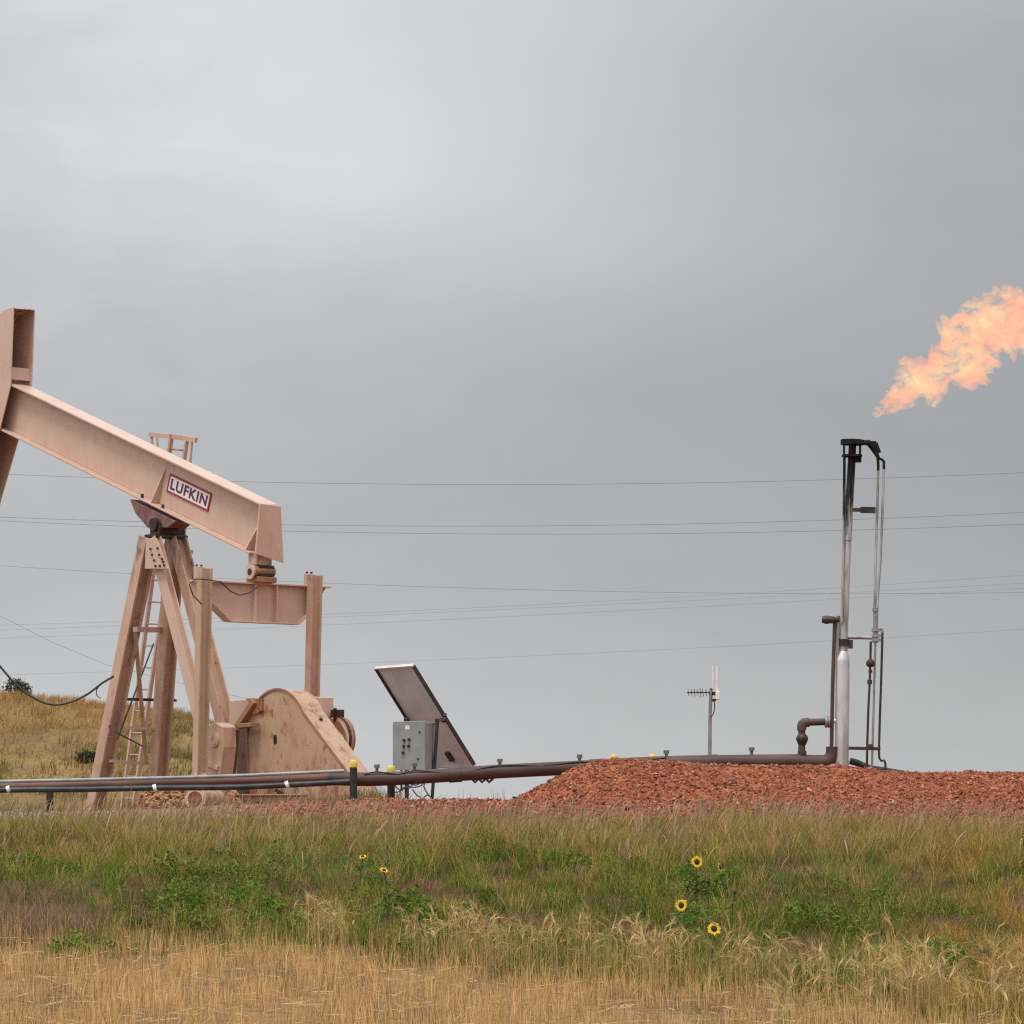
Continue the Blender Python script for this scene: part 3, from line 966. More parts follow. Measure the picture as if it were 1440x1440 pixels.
for rot in (0.0, 1.2):
    fa = az + np.pi / 2 + rot
    side = np.stack([np.cos(fa), np.sin(fa), np.full(m, 0.0 if rot == 0 else 0.4)], -1)
    v, q, c = ribbons(P3, wid, side, colw)
    hb.add(v, q, c)
# awns
for i in range(7):
    j = RNG.integers(7, 11, m)
    b0 = P3[np.arange(m), j]
    d = P3[np.arange(m), np.minimum(j + 1, 11)] - P3[np.arange(m), j - 1]
    d /= np.linalg.norm(d, axis=1)[:, None]
    d = d + RNG.normal(0, 0.28, (m, 3))
    b1 = b0 + d * RNG.uniform(0.04, 0.075, (m, 1))
    sd_ = np.cross(d, np.array([0, 1, 0.0]))
    sd_ /= np.linalg.norm(sd_, axis=1)[:, None] + 1e-9
    v, q, c = ribbons(np.stack([b0, b1], 1), np.tile(np.array([[0.0016, 0.0006]]), (m, 1)), sd_, np.repeat((gold * 1.05)[:, None, :], 2, 1))
    hb.add(v, q, c)
# drooping dry leaves
lv = RNG.uniform(0, 1, m) < 0.4
ml = int(lv.sum())
lz = RNG.uniform(0.35, 0.75, ml)
v, q, c = blades(x[lv], y[lv], z[lv] + h[lv] * lz * 0.6, RNG.uniform(0.06, 0.11, ml), np.full(ml, 0.005), RNG.uniform(0.5, 1.1, ml), RNG.uniform(0, 6.28, ml), gold[lv] * 0.85, gold[lv], 1.2, 5)
hb.add(v, q, c)
hb.build('wheat', LEAFM, kind='stuff')

# dry grass on the hill and round the well site
hg = Bulk()
n = 95000
x, y = RNG.uniform(-26, -4.5, n), 82 + 42 * RNG.uniform(0, 1, n) ** 0.8
px = HX + x / y * FPX
k = (px > -70) & (px < 560)
x, y = x[k], y[k]
z = hill_z(x, y)
cl = fbm(x * 0.5, y * 0.22, 111)
cl2 = fbm(x * 1.7, y * 0.6, 112)
k = (RNG.uniform(0, 1, len(x)) < np.clip(0.5 + (cl2 - 0.45) * 3, 0.1, 1)) & (z > -0.5)
x, y, z, cl, cl2 = [a[k] for a in (x, y, z, cl, cl2)]
m = len(x)
pxh = HX + x / y * FPX
pyh = HY - z / y * FPX
t = np.clip((cl - 0.36) * 3.4, 0, 1)[:, None]
c0 = lerp(C3((0.40, 0.235, 0.095)), C3((0.21, 0.145, 0.05)), t)
low = np.clip(sstep(1035, 1075, pyh) * 0.75 + sstep(190, 240, pxh) * 0.45, 0, 0.9)[:, None]
c0 = lerp(c0, C3((0.13, 0.125, 0.045)), low * np.clip(cl2[:, None] * 1.6, 0, 1))
mauve = (blob(pxh, pyh, 60, 1045, 70, 18) + blob(pxh, pyh, 262, 1045, 25, 12))[:, None]
c0 = lerp(c0, C3((0.23, 0.145, 0.10)), np.clip(mauve, 0, 1) * 0.7)
c0 = c0 * RNG.uniform(0.7, 1.3, (m, 1))
h = RNG.uniform(0.10, 0.34, m) * (0.45 + 1.0 * cl2)
v, q, c = blades(x, y, z - 0.02, h, RNG.uniform(0.012, 0.03, m), np.abs(RNG.normal(0.4, 0.3, m)), RNG.normal(0.2, 1.0, m), c0 * 0.9, c0 * 1.15, 0.5, 3)
hg.add(v, q, c)
hg.build('hill_grass', LEAFM, kind='stuff')
# sparse dry grass on the pad round the well and under the pipes
pg = Bulk()
n = 16000
x, y = RNG.uniform(-11, -1.0, n), RNG.uniform(43.5, 80, n)
z = ground(x, y)
px, py = pxy(x, y, z)
cl = fbm(x * 0.9, y * 0.5, 121)
k = (px > -80) & (px < 560) & (RNG.uniform(0, 1, n) < np.clip((cl - 0.40) * 4, 0.03, 1) * (1 - 0.92 * sstep(300, 480, px) * sstep(50, 46, y)))
x, y, z, cl, px = x[k], y[k], z[k], cl[k], px[k]
m = len(x)
c0 = lerp(C3((0.33, 0.22, 0.09)), C3((0.15, 0.14, 0.05)), RNG.uniform(0, 1, (m, 1)) ** 1.5) * RNG.uniform(0.7, 1.2, (m, 1))
h = RNG.uniform(0.05, 0.20, m) * (0.5 + cl) * lerp(1.0, 1.35, sstep(66, 74, y))
v, q, c = blades(x, y, z - 0.01, h, RNG.uniform(0.006, 0.014, m), np.abs(RNG.normal(0.4, 0.3, m)), RNG.normal(0.2, 1.0, m), c0 * 0.85, c0, 0.5, 3)
pg.add(v, q, c)
pg.build('pad_grass', LEAFM, kind='stuff')

# ------------------------------------------------------------------ pump jack
PA = R(48)
PDX, PDY, PEX, PEY = math.cos(PA), -math.sin(PA), math.sin(PA), math.cos(PA)
P_Y0 = 66.0
P_X0 = (222 - HX) / FPX * P_Y0
def uz(px, py, v):
    k_ = (px - HX) / FPX
    u = (k_ * (P_Y0 + v * PEY) - (P_X0 + v * PEX)) / (PDX - k_ * PDY)
    Y_ = P_Y0 + u * PDY + v * PEY
    return (u, (HY - py) / FPX * Y_)
def uvz(px, py, v):
    u, z_ = uz(px, py, v)
    return Vector((u, v, z_))
pump = thing('pumpjack', 'tan steel oil pumpjack with its beam tilted down to the right', 'pumpjack', (P_X0, P_Y0, 0.0), -PA)

# walking beam: I section with flanges 0.42 m wide, top line from the horse head down to the tail
TL, TR = uz(17, 541, -0.21), uz(365, 708, -0.21)
bd = Vector((TR[0] - TL[0], 0, TR[1] - TL[1])).normalized()
bn = Vector((-bd.z, 0, bd.x))            # up, across the beam
BH = 0.905
pL = Vector((TL[0], 0, TL[1])) - bd * 0.75
pR = Vector((TR[0], 0, TR[1]))
mid_off = bn * (-BH / 2)
mb = MB().hbeam(pL + mid_off, pR + mid_off, BH - 0.03, 0.42, 0.035, 0.03, (0, 0, 1))
beam = obj('walking_beam', mb, TAN, pump, bevel=0.006)
def on_web(px, py):
    u, z_ = uz(px, py, -0.02)
    return Vector((u, 0, z_))
def gusset(a, b, w_top, w_bot):
    """tapering stiffener standing on the web between a (top) and b (bottom)"""
    m_ = MB()
    for sg in (-1, 1):
        q0 = [a + bd * -0.012 + Vector((0, sg * 0.016, 0)), a + bd * -0.012 + Vector((0, sg * (0.016 + w_top), 0)),
              b + bd * -0.012 + Vector((0, sg * (0.016 + w_bot), 0)), b + bd * -0.012 + Vector((0, sg * 0.016, 0))]
        q1 = [p_ + bd * 0.024 for p_ in q0]
        m_.hexa(q0, q1)
    return m_
def beam_pt(s_, d_):
    """point s_ m along the top line from the left reference, d_ m below the top"""
    return Vector((TL[0], 0, TL[1])) + bd * s_ - bn * d_
s1 = (on_web(226, 690) - beam_pt(0, 0)).dot(bd)
obj('stiffener', gusset(beam_pt(s1, 0.22), beam_pt(s1, BH - 0.036), 0.01, 0.17), TAN, beam)
s2 = (pR - beam_pt(0, 0)).dot(bd) - 0.13
obj('stiffener', gusset(beam_pt(s2, 0.40), beam_pt(s2 - 0.02, BH - 0.036), 0.01, 0.17), TAN, beam)
bb = MB()
for (px_, py_) in ((200, 698), (229, 713)):
    u_, z_ = uz(px_, py_, -0.15)
    bb.tube([(u_, -0.15, z_ - 0.03), (u_, -0.15, z_ + 0.045)], 0.03, 6)
obj('flange_bolts', bb, DARK_STEEL, beam, props={'kind': 'stuff'})
# end plate closing the tail of the beam
q = [uvz(364, 707, -0.215), uvz(393, 711, 0.215), uvz(398, 791, 0.30), uvz(357, 778, -0.215)]
ub = (q[2].x + q[3].x) / 2
q[2].x = ub + 0.06
q[3].x = ub - 0.06
q1_ = [p_ + bd * 0.045 for p_ in q]
obj('end_plate', MB().hexa(q, q1_), TAN, pump, bevel=0.006)

# sign on the web
s0 = on_web(237, 680)
e0 = on_web(296, 705)
sl = (e0 - s0).length
cs_ = (s0 + e0) / 2
sign_h = 0.335
sn = MB()
vy = -0.022
def plate(m_, c_, w_, h_, y0, y1):
    q0 = [c_ + bd * (sx * w_ / 2) + bn * (sz * h_ / 2) + Vector((0, y0, 0)) for sx, sz in ((-1, -1), (1, -1), (1, 1), (-1, 1))]
    q1 = [p_ + Vector((0, y1 - y0, 0)) for p_ in q0]
    return m_.hexa(q0, q1)
sign = obj('sign_plate', plate(MB(), cs_, sl - 0.02, sign_h - 0.02, -0.017, -0.030), SIGN_WHITE, pump)
fr = MB()
bw = 0.034
plate(fr, cs_ + bn * (sign_h / 2 - bw / 2), sl, bw, -0.017, -0.036)
plate(fr, cs_ - bn * (sign_h / 2 - bw / 2), sl, bw, -0.017, -0.036)
for sg in (-1, 1):
    plate(fr, cs_ + bd * (sg * (sl / 2 - bw / 2)), bw, sign_h - 2 * bw - 0.002, -0.017, -0.036)
obj('sign_border', fr, SIGN_RED, sign)
fc = bpy.data.curves.new('lettering', 'FONT')
fc.body = 'LUFKIN'
fc.size = 1.0
fc.offset = 0.022
fc.extrude = 0.02
fc.space_character = 1.12
fo = bpy.data.objects.new('lettering_source', fc)
COL.objects.link(fo)
dg = bpy.context.evaluated_depsgraph_get()
fm = bpy.data.meshes.new_from_object(fo.evaluated_get(dg))
bpy.data.objects.remove(fo)
bpy.data.curves.remove(fc)
co = np.array([v_.co[:] for v_ in fm.vertices])
mn, mxx = co.min(0), co.max(0)
tw_, th_ = sl - 2 * bw - 0.10, sign_h - 2 * bw - 0.075
for v_ in fm.vertices:
    a_ = ((v_.co.x - mn[0]) / (mxx[0] - mn[0]) - 0.5) * tw_
    b_ = ((v_.co.y - mn[1]) / (mxx[1] - mn[1]) - 0.5) * th_
    d_ = -0.031 - 0.006 * (v_.co.z - mn[2]) / max(mxx[2] - mn[2], 1e-6)
    v_.co = cs_ + bd * a_ + bn * b_ + Vector((0, d_, 0))
fm.name = 'lettering'
fm.materials.clear()
fm.materials.append(SIGN_INK)
lt = bpy.data.objects.new('lettering', fm)
COL.objects.link(lt)
lt.parent = sign

# horse head: two side plates, curved front, open at the back
PIV = (0.0, 5.15)
arc = []
for i in range(25):
    a_ = lerp(math.atan2(9.23 - PIV[1], -4.68), math.pi + 0.10, i / 24)
    arc.append((PIV[0] + 6.2 * math.cos(a_), PIV[1] + 6.2 * math.sin(a_)))
head = [(-4.17, 9.32), (-4.45, 9.31)] + arc + [(-5.75, 4.75), (-5.27, 5.86), (-4.66, 7.0), (-4.27, 7.86)]
hm = MB()
hm.prism(head, -0.245, -0.222)
hm.prism(head, 0.222, 0.245)
horse = obj('horsehead', hm, TAN, pump, bevel=0.005)
am = MB()
fr_ = [(-4.17, 9.32), (-4.45, 9.31)] + arc
for (a0, a1) in zip(fr_[:-1], fr_[1:]):
    d0 = Vector((PIV[0] - a0[0], 0, PIV[1] - a0[1])).normalized() * 0.03
    d1 = Vector((PIV[0] - a1[0], 0, PIV[1] - a1[1])).normalized() * 0.03
    A0, A1 = Vector((a0[0], 0, a0[1])), Vector((a1[0], 0, a1[1]))
    am.hexa([A0 + Vector((0, -0.22, 0)), A1 + Vector((0, -0.22, 0)), A1 + Vector((0, 0.22, 0)), A0 + Vector((0, 0.22, 0))],
            [A0 + d0 + Vector((0, -0.22, 0)), A1 + d1 + Vector((0, -0.22, 0)), A1 + d1 + Vector((0, 0.22, 0)), A0 + d0 + Vector((0, 0.22, 0))])
obj('front_plate', am, TAN_WORN, horse)
obj('back_plate', MB().box((-4.33, -0.22, 7.99), (-4.30, 0.22, 8.22)), TAN, horse)
cbm = MB()
for sg in (-0.1, 0.1):
    cbm.tube([(a_[0] - 0.015, sg, a_[1]) for a_ in arc[2:]] + [(-6.22, sg, 3.0), (-6.22, sg, 1.9)], 0.013, 6)
cbm.box((-6.3, -0.16, 1.8), (-6.14, 0.16, 1.9))
cbm.tube([(-6.22, 0, 1.8), (-6.22, 0, 0.0)], 0.02, 8)
obj('bridle', cbm, DARK_STEEL, pump)

# saddle bearing under the beam
sd_poly = [uz(182, 702, -0.2), uz(247, 733, -0.2), uz(236, 742, -0.2), uz(207, 742, -0.2), uz(190, 722, -0.2)]
sad = obj('saddle_bearing', MB().prism(sd_poly, -0.2, 0.2), MAROON, pump, bevel=0.01)
bu, bz = uz(221, 738, -0.2)
ch = MB().tube([(bu, -0.30, bz), (bu, 0.34, bz)], 0.115, 18)
ch.box((bu - 0.14, -0.26, bz - 0.17), (bu + 0.14, 0.32, bz - 0.03))
for sx in (-0.11, 0.11):
    for sy in (-0.22, 0.27):
        ch.tube([(bu + sx, sy, bz - 0.16), (bu + sx, sy, bz + 0.03)], 0.025, 6)
obj('bearing_housing', ch, GREASE, sad, bevel=0.01)

# samson post: two front legs and a pair of close rear legs
topz = bz - 0.17
obj('post_cap', MB().box((bu - 0.17, -0.36, topz - 0.06), (bu + 0.17, 0.36, topz)), DARK_STEEL, pump, bevel=0.01)
lt_z = topz - 0.055
obj('leg', MB().hbeam((bu - 0.10, -0.31, lt_z), (-0.95, -0.70, -0.08), 0.24, 0.24, 0.035, 0.03, (0, 1, 0)), TAN_WORN, pump)
obj('leg', MB().hbeam((bu - 0.10, 0.27, lt_z), (-0.95, 0.66, -0.08), 0.24, 0.24, 0.035, 0.03, (0, 1, 0)), TAN_WORN, pump)
obj('leg', MB().hbeam((bu + 0.08, -0.32, lt_z - 0.03), (2.42, -0.36, -0.08), 0.13, 0.22, 0.025, 0.1, (0, 1, 0)), TAN, pump)
obj('leg', MB().hbeam((bu + 0.12, 0.16, lt_z - 0.02), (2.48, 0.12, -0.08), 0.24, 0.22, 0.03, 0.03, (0, 1, 0)), TAN_WORN, pump)
gp = [uz(207, 757, -0.48), uz(221, 757, -0.48), uz(238, 800, -0.48), uz(205, 800, -0.48)]
gus = obj('gusset_plate', MB().prism(gp, -0.505, -0.48), TAN, pump, bevel=0.004)
gbm = MB()
for (px_, py_) in ((212, 772), (222, 771), (214, 780), (224, 780), (217, 788), (228, 786), (219, 796), (225, 796), (231, 795), (230, 790)):
    u_, z_ = uz(px_, py_, -0.51)
    gbm.tube([(u_, -0.502, z_), (u_, -0.53, z_)], 0.022, 6)
obj('plate_bolts', gbm, DARK_STEEL, gus, props={'kind': 'stuff'})
obj('gusset_plate', MB().prism([uz(224, 762, 0.40), uz(252, 772, 0.40), uz(254, 806, 0.40), uz(226, 800, 0.40)], 0.33, 0.40), TAN_WORN, pump)
def brace(a, b, va, vb, w, h, mat):
    obj('cross_brace', MB().bar(uvz(*a, va), uvz(*b, vb), w, h), mat, pump)
brace((153, 1022), (228, 1026), -0.62, 0.62, 0.07, 0.05, TAN)
brace((190, 885), (238, 886), -0.5, 0.52, 0.09, 0.09, TAN_WORN)
brace((168, 983), (246, 985), -0.3, 0.9, 0.06, 0.05, DARK_STEEL)
brace((165, 1040), (216, 905), -0.6, 0.45, 0.02, 0.02, DARK_STEEL)
brace((190, 885), (206, 1075), -0.45, 0.5, 0.07, 0.05, TAN_WORN)
brace((155, 1070), (206, 1074), -0.6, 0.5, 0.06, 0.05, TAN)
brace((163, 1030), (202, 1050), -0.62, 0.55, 0.02, 0.02, DARK_STEEL)
# ladder up the far side, with its hoop above the beam
lad = obj('ladder', MB().bar(uvz(171, 1138, 0.95), uvz(241, 616, 0.95), 0.07, 0.05).bar(uvz(187, 1138, 0.95), uvz(263, 618, 0.95), 0.07, 0.05), TAN, pump)
for i in range(17):
    f = (i + 0.5) / 17
    a_ = uvz(lerp(171, 241, f), lerp(1138, 616, f), 0.95)
    b_ = uvz(lerp(187, 263, f), lerp(1138, 618, f), 0.95)
    obj('rung', MB().tube([a_, b_], 0.018, 6), TAN_WORN, lad)
obj('handrail', MB().bar(uvz(211, 611, 0.75), uvz(240, 614, 0.75), 0.06, 0.08), TAN, lad)
obj('handrail', MB().bar(uvz(240, 613, 0.95), uvz(276, 619, 0.95), 0.06, 0.09), TAN, lad)
obj('rail_post', MB().bar(uvz(213, 612, 0.75), uvz(218, 690, 0.75), 0.035, 0.035), TAN, lad)
obj('rail_post', MB().bar(uvz(221, 613, 0.95), uvz(224, 690, 0.95), 0.03, 0.03), TAN, lad)
obj('rail_post', MB().bar(uvz(270, 618, 0.95), uvz(258, 775, 0.95), 0.035, 0.035), TAN, lad)
obj('step', MB().bar(uvz(247, 773, 0.95), uvz(269, 776, 0.95), 0.08, 0.07), TAN, lad)
obj('step', MB().bar(uvz(226, 984, 0.95), uvz(246, 985, 0.95), 0.10, 0.05), TAN, lad)
obj('step', MB().bar(uvz(226, 971, 0.95), uvz(239, 972, 0.95), 0.08, 0.05), TAN, lad)

# equaliser across the tail, with its two pitman arms
EU = 2.86
PU = 3.07
def vz(px, py, u=EU):
    k_ = (px - HX) / FPX
    v_ = (k_ * (P_Y0 + u * PDY) - (P_X0 + u * PDX)) / (PEX - k_ * PEY)
    Y_ = P_Y0 + u * PDY + v_ * PEY
    return (v_, (HY - py) / FPX * Y_)
zt = 3.87
zb = 3.20
EQV0, EQV1 = vz(272, 816)[0], vz(461, 826)[0]
web = [(EQV0 + 0.06, zt - 0.03), (vz(288, 845)[0], zt - 0.30), (vz(320, 870)[0], zb), (vz(416, 874)[0], zb), (vz(446, 842)[0], zt - 0.27), (EQV1 - 0.06, zt - 0.03)]
eqm = MB().prism_u(web, EU - 0.015, EU + 0.015)
eqm.box((EU - 0.12, EQV0, zt - 0.028), (EU + 0.11, EQV1, zt))
low = [web[0], web[1], web[2], web[3], web[4], web[5]]
for a_, b_ in zip(low[1:-2], low[2:-1]):
    eqm.bar((EU, a_[0], a_[1] - 0.012), (EU, b_[0], b_[1] - 0.012), 0.21, 0.022, up=(0, 0, 1))
eq = obj('equalizer', eqm, TAN, pump, bevel=0.003)
for px_ in (355, 385):
    v_, _z = vz(px_, 840)
    obj('stiffener', MB().box((EU + 0.017, v_ - 0.012, zb + 0.002), (EU + 0.10, v_ + 0.012, zt - 0.03)), TAN, eq)
tb = MB()
tb.box((EU - 0.10, -0.16, zt + 0.002), (EU + 0.22, 0.27, zt + 0.10))
tb.tube([(EU + 0.10, -0.20, zt + 0.20), (EU + 0.10, 0.26, zt + 0.20)], 0.10, 16)
tail = obj('tail_bearing', tb, RUST_PAINT, pump, bevel=0.01)  # rust red, also chosen dark for the shade below the end plate
obj('bearing_block', MB().box((EU - 0.10, -0.10, zt + 0.102), (EU + 0.19, 0.24, zt + 0.30)), GREASE, tail, bevel=0.01)
obj('bearing_block', MB().box((EU - 0.08, -0.13, zt + 0.302), (EU + 0.17, 0.20, zt + 0.50)), TAN_WORN, tail, bevel=0.01)
obj('bearing_cap', MB().tube([(EU + 0.10, -0.235, zt + 0.18), (EU + 0.10, -0.202, zt + 0.18)], 0.125, 18), TAN, tail)
obj('bearing_hole', MB().tube([(EU + 0.10, -0.240, zt + 0.18), (EU + 0.10, -0.2355, zt + 0.18)], 0.06, 14), GREASE, tail)
# loop of thin cable hung along the equaliser
lp = []
for (px_, py_) in ((284, 850), (272, 838), (266, 822), (275, 814), (290, 815), (310, 818), (325, 832), (337, 837), (350, 834), (362, 826)):
    v_, z_ = vz(px_, py_, EU + 0.33)
    lp.append((EU + 0.33 + 0.0, v_, z_))
obj('cable_loop', MB().tube(lp, 0.011, 6), RUBBER, pump)
CRK = (2.82, 0.58)
for sg, mat_, ztop in ((-1, PITMAN_PAINT, 4.06), (1, TAN_WORN, 4.04)):
    pv = vz(288 if sg < 0 else 443, 800, PU)[0]
    pit = obj('pitman_arm', MB().hbeam((PU, pv, ztop), (PU - 0.14, pv, 0.42), 0.205, 0.145, 0.026, 0.02, (0, 1, 0)), mat_, pump)
    obj('pitman_head', MB().box((PU - 0.19, pv - 0.10, ztop - 0.18), (PU - 0.075, pv + 0.07, ztop + 0.03)), TAN, pit, bevel=0.008)
    hb_ = MB()
    for k_ in (-0.1, 0.0):
        hb_.tube([(PU - 0.15, pv + k_ + 0.04, ztop + 0.03), (PU - 0.15, pv + k_ + 0.04, ztop + 0.07)], 0.022, 6)
    obj('head_bolts', hb_, DARK_STEEL, pit, props={'kind': 'stuff'})
    obj('wrist_pin', MB().tube([(PU - 0.13, pv + 0.14, 0.50), (PU - 0.13, pv - 0.16, 0.50)], 0.08, 14), TAN_WORN, pit)

# cranks, counterweight, gearbox, belt guard, brake drum, skid
ck = [uz(289, 1020, -0.95), uz(303, 1016, -0.95), uz(313, 1022, -0.95), uz(314, 1050, -0.95), uz(306, 1115, -0.95), uz(286, 1115, -0.95)]
crk = obj('crank', MB().prism(ck, -0.95, -0.66), TAN_WORN, pump, bevel=0.015)
u_, z_ = uz(302, 1040, -0.95)
obj('crank_boss', MB().tube([(u_, -0.985, z_), (u_, -0.95, z_)], 0.13, 18).ring((u_, -0.985, z_), (0, 1, 0), 0.05, 0.10, 0.02, 16), TAN, crk)
a_, b_ = uz(288, 1072, -0.952), uz(308, 1080, -0.952)
obj('crank_rib', MB().bar((a_[0], -0.965, a_[1]), (b_[0], -0.965, b_[1]), 0.05, 0.07), SIGN_WHITE if False else TAN, crk)
fk = [uz(428, 982, 0.45), uz(452, 982, 0.45), uz(454, 1050, 0.45), uz(452, 1090, 0.45), uz(428, 1090, 0.45)]
obj('counterweight', MB().prism([uz(422, 979, 0.42), uz(450, 980, 0.42), uz(452, 1060, 0.42), uz(430, 1090, 0.42), uz(410, 1090, 0.42)], 0.42, 0.72), TAN, pump, bevel=0.012)
gxa = uz(322, 985, 0.0)
gxm = obj('gearbox', MB().box((gxa[0] + 0.25, -0.02, 0.05), (gxa[0] + 1.2, 0.36, 1.38)), SHADE_BROWN, pump, bevel=0.015)  # front coloured dark for the shadow between crank and belt guard
obj('gearbox_cover', MB().box((gxa[0], 0.0, 1.385), (gxa[0] + 1.2, 0.36, gxa[1])), TAN, gxm, bevel=0.012)
# pieces between crank and guard
brk = MB()
brk.bar(uvz(336, 1022, -0.3), uvz(360, 986, -0.3), 0.16, 0.10)
brk.prism([uz(346, 982, -0.28), uz(369, 982, -0.28), uz(369, 1000, -0.28), uz(356, 1006, -0.28), uz(352, 990, -0.28)], -0.30, -0.16)
brk.prism([uz(329, 1018, -0.5), uz(352, 1016, -0.5), uz(352, 1022, -0.5), uz(331, 1024, -0.5)], -0.5, -0.3)
obj('guard_bracket', brk, RUST_PAINT, pump, bevel=0.006)
obj('crank_weight', MB().prism([uz(313, 1024, -0.70), uz(326, 1026, -0.70), uz(320, 1090, -0.70), uz(306, 1112, -0.70), uz(312, 1050, -0.70)], -0.655, -0.52), SHADE_BROWN, pump, bevel=0.01)

GV0, GV1 = -0.25, 0.21
gc = uz(390, 1040, GV0)
gr = 0.86
poly = []
pr = uz(491, 1088, GV0)
pr2 = uz(512, 1136, GV0)
ang0 = math.radians(33)
for i in range(25):
    a_ = lerp(ang0, math.pi, i / 24)
    poly.append((gc[0] + 0.83 * math.cos(a_), gc[1] + gr * math.sin(a_)))
pl_ = uz(356, 1136, GV0)
poly = poly + [(gc[0] - 0.80, gc[1] - 0.45), (pl_[0], pl_[1])] + [pr2, pr]
guard = obj('belt_guard', MB().prism(poly, GV0, GV1), TAN_GUARD, pump, bevel=0.006)
rimm = MB()
for a_, b_ in zip(poly[:-3] , poly[1:-2]):
    rimm.bar((a_[0], GV0 - 0.012, a_[1]), (b_[0], GV0 - 0.012, b_[1]), 0.02, 0.035)
for a_, b_ in ((poly[-2], poly[-1]), (poly[-1], poly[0])):
    rimm.bar((a_[0], GV0 - 0.012, a_[1]), (b_[0], GV0 - 0.012, b_[1]), 0.02, 0.035)
obj('rim_lip', rimm, RUST_PAINT, guard)
sm_ = MB()
for i in range(1):
    u_, z_ = uz(387, 1040, GV0)
    pts_ = []
    for j in range(16):
        t_ = 2 * math.pi * j / 16
        pts_.append((u_ + 0.045 * math.cos(t_), z_ + 0.04 * math.sin(t_) + (0.045 if math.sin(t_) > 0 else -0.045)))
    sm_.prism(pts_, GV0 - 0.004, GV0 + 0.03)
obj('inspection_slot', sm_, GREASE, guard)
u_, z_ = uz(436, 1003, 0.0)
gd = (Vector((pr[0], 0, pr[1])) - Vector((poly[0][0], 0, poly[0][1]))).normalized()
gnn = Vector((-gd.z, 0, gd.x))
pp = Vector((poly[0][0], 0, poly[0][1])) + gd * 0.22
obj('rim_bolt', MB().tube([pp - gnn * 0.01, pp + gnn * 0.035], 0.03, 8), DARK_STEEL, guard)
du, dz = uz(468, 1039, 0.55)
dm = MB().tube([(du, 0.55, dz), (du, 0.60, dz), (du, 0.60, dz), (du, 0.74, dz), (du, 0.78, dz)], [0.34, 0.385, 0.385, 0.385, 0.32], 28)
drum = obj('brake_drum', dm, RUST_PAINT, pump)
bdm = MB().ring((du, 0.62, dz), (0, 1, 0), 0.386, 0.40, 0.05, 28)
bdm.box((du - 0.12, 0.6, dz + 0.36), (du + 0.10, 0.72, dz + 0.50))
bdm.tube([(du + 0.05, 0.56, dz + 0.3), (du + 0.12, 0.5, dz + 0.52)], 0.03, 8)
obj('brake_band', bdm, GREASE, drum)
mo = MB().tube([(du + 0.05, 0.0, dz - 0.15), (du + 0.05, 0.55, dz - 0.15)], 0.30, 20)
obj('motor', mo, TAN_WORN, pump)
sk = MB()
for v_ in (-0.75, 0.75):
    sk.hbeam((1.6, v_, 0.06), (5.2, v_, 0.06), 0.30, 0.16, 0.02, 0.02, (0, 0, 1))
for u_ in (1.8, 2.6, 3.6, 5.0):
    sk.bar((u_, -0.66, 0.06), (u_, 0.66, 0.06), 0.12, 0.2)
obj('skid', sk, TAN_WORN, pump)
sp = MB()
sp.bar(uvz(388, 1111, -0.30), uvz(410, 1127, -0.30), 0.05, 0.05)
obj('skid_strut', sp, BLACK, pump)
sp = MB()
sp.bar(uvz(324, 1108, -0.72), uvz(345, 1131, -0.72), 0.06, 0.05)
obj('skid_strut', sp, TAN, pump)

# heap of red earth against the front of the skid
def heap_z(x, y):
    px_ = HX + x / y * FPX
    hgt = np.interp(px_, [192, 204, 225, 262, 290, 330, 352], [0, 0.26, 0.33, 0.31, 0.28, 0.20, 0]) * 62 / 62
    f = sstep(61.0, 62.0, y) * (1 - sstep(62.6, 63.8, y))
    return -0.14 + (hgt + 0.14) * f + (fbm(x * 3, y * 3, 131) - 0.5) * 0.14 * f
grid(np.linspace(-6.5, -4.2, 70), np.linspace(60.8, 64, 50), heap_z, lambda X, Y, Z: lerp(C3((0.38, 0.14, 0.07)), C3((0.42, 0.25, 0.13)), fbm(X * 7, Y * 7, 132)[..., None]), 'earth_heap', SOILM, kind='structure')
hb2 = Bulk()
n = 2600
x, y = RNG.uniform(-6.4, -4.25, n), RNG.uniform(61.0, 62.6, n)
z = heap_z(x, y)
k = z > -0.08
x, y, z = x[k], y[k], z[k]
sz = np.clip(np.exp(RNG.normal(-3.7, 0.45, len(x))), 0.01, 0.07)
kk = RNG.uniform(0, 1, (len(x), 1))
cc = np.where(kk < 0.45, lerp(C3((0.44, 0.20, 0.10)), C3((0.50, 0.31, 0.18)), RNG.uniform(0, 1, (len(x), 1))), lerp(C3((0.26, 0.09, 0.045)), C3((0.10, 0.05, 0.03)), RNG.uniform(0, 1, (len(x), 1))))
v, t, c = stones(np.stack([x, y, z], -1), sz, cc)
hb2.add(v, None, c, t)
hb2.build('earth_clods', STONEM, kind='stuff')

# ------------------------------------------------------------------ short pipe stub with a red end on the ground by the pumpjack
pb_ = at(277, 1138, 60.0)
stub = thing('pipe_stub', 'short thick pipe with a red end and pale rim under the pumpjack', 'pipe', pb_)
cz = 0.165
ax0, ax1 = Vector((0.0, -0.25, cz)), Vector((0.25, 0.5, cz))
obj('barrel', MB().tube([ax0, ax1], 0.17, 20), TAN_WORN, stub)
dxx = (ax1 - ax0).normalized()
obj('rim', MB().ring(ax0 - dxx * 0.012, dxx, 0.125, 0.178, 0.03, 24), TAN, stub)
obj('end_face', MB().tube([ax0 - dxx * 0.018, ax0 - dxx * 0.002], 0.124, 20), RED_END, stub)

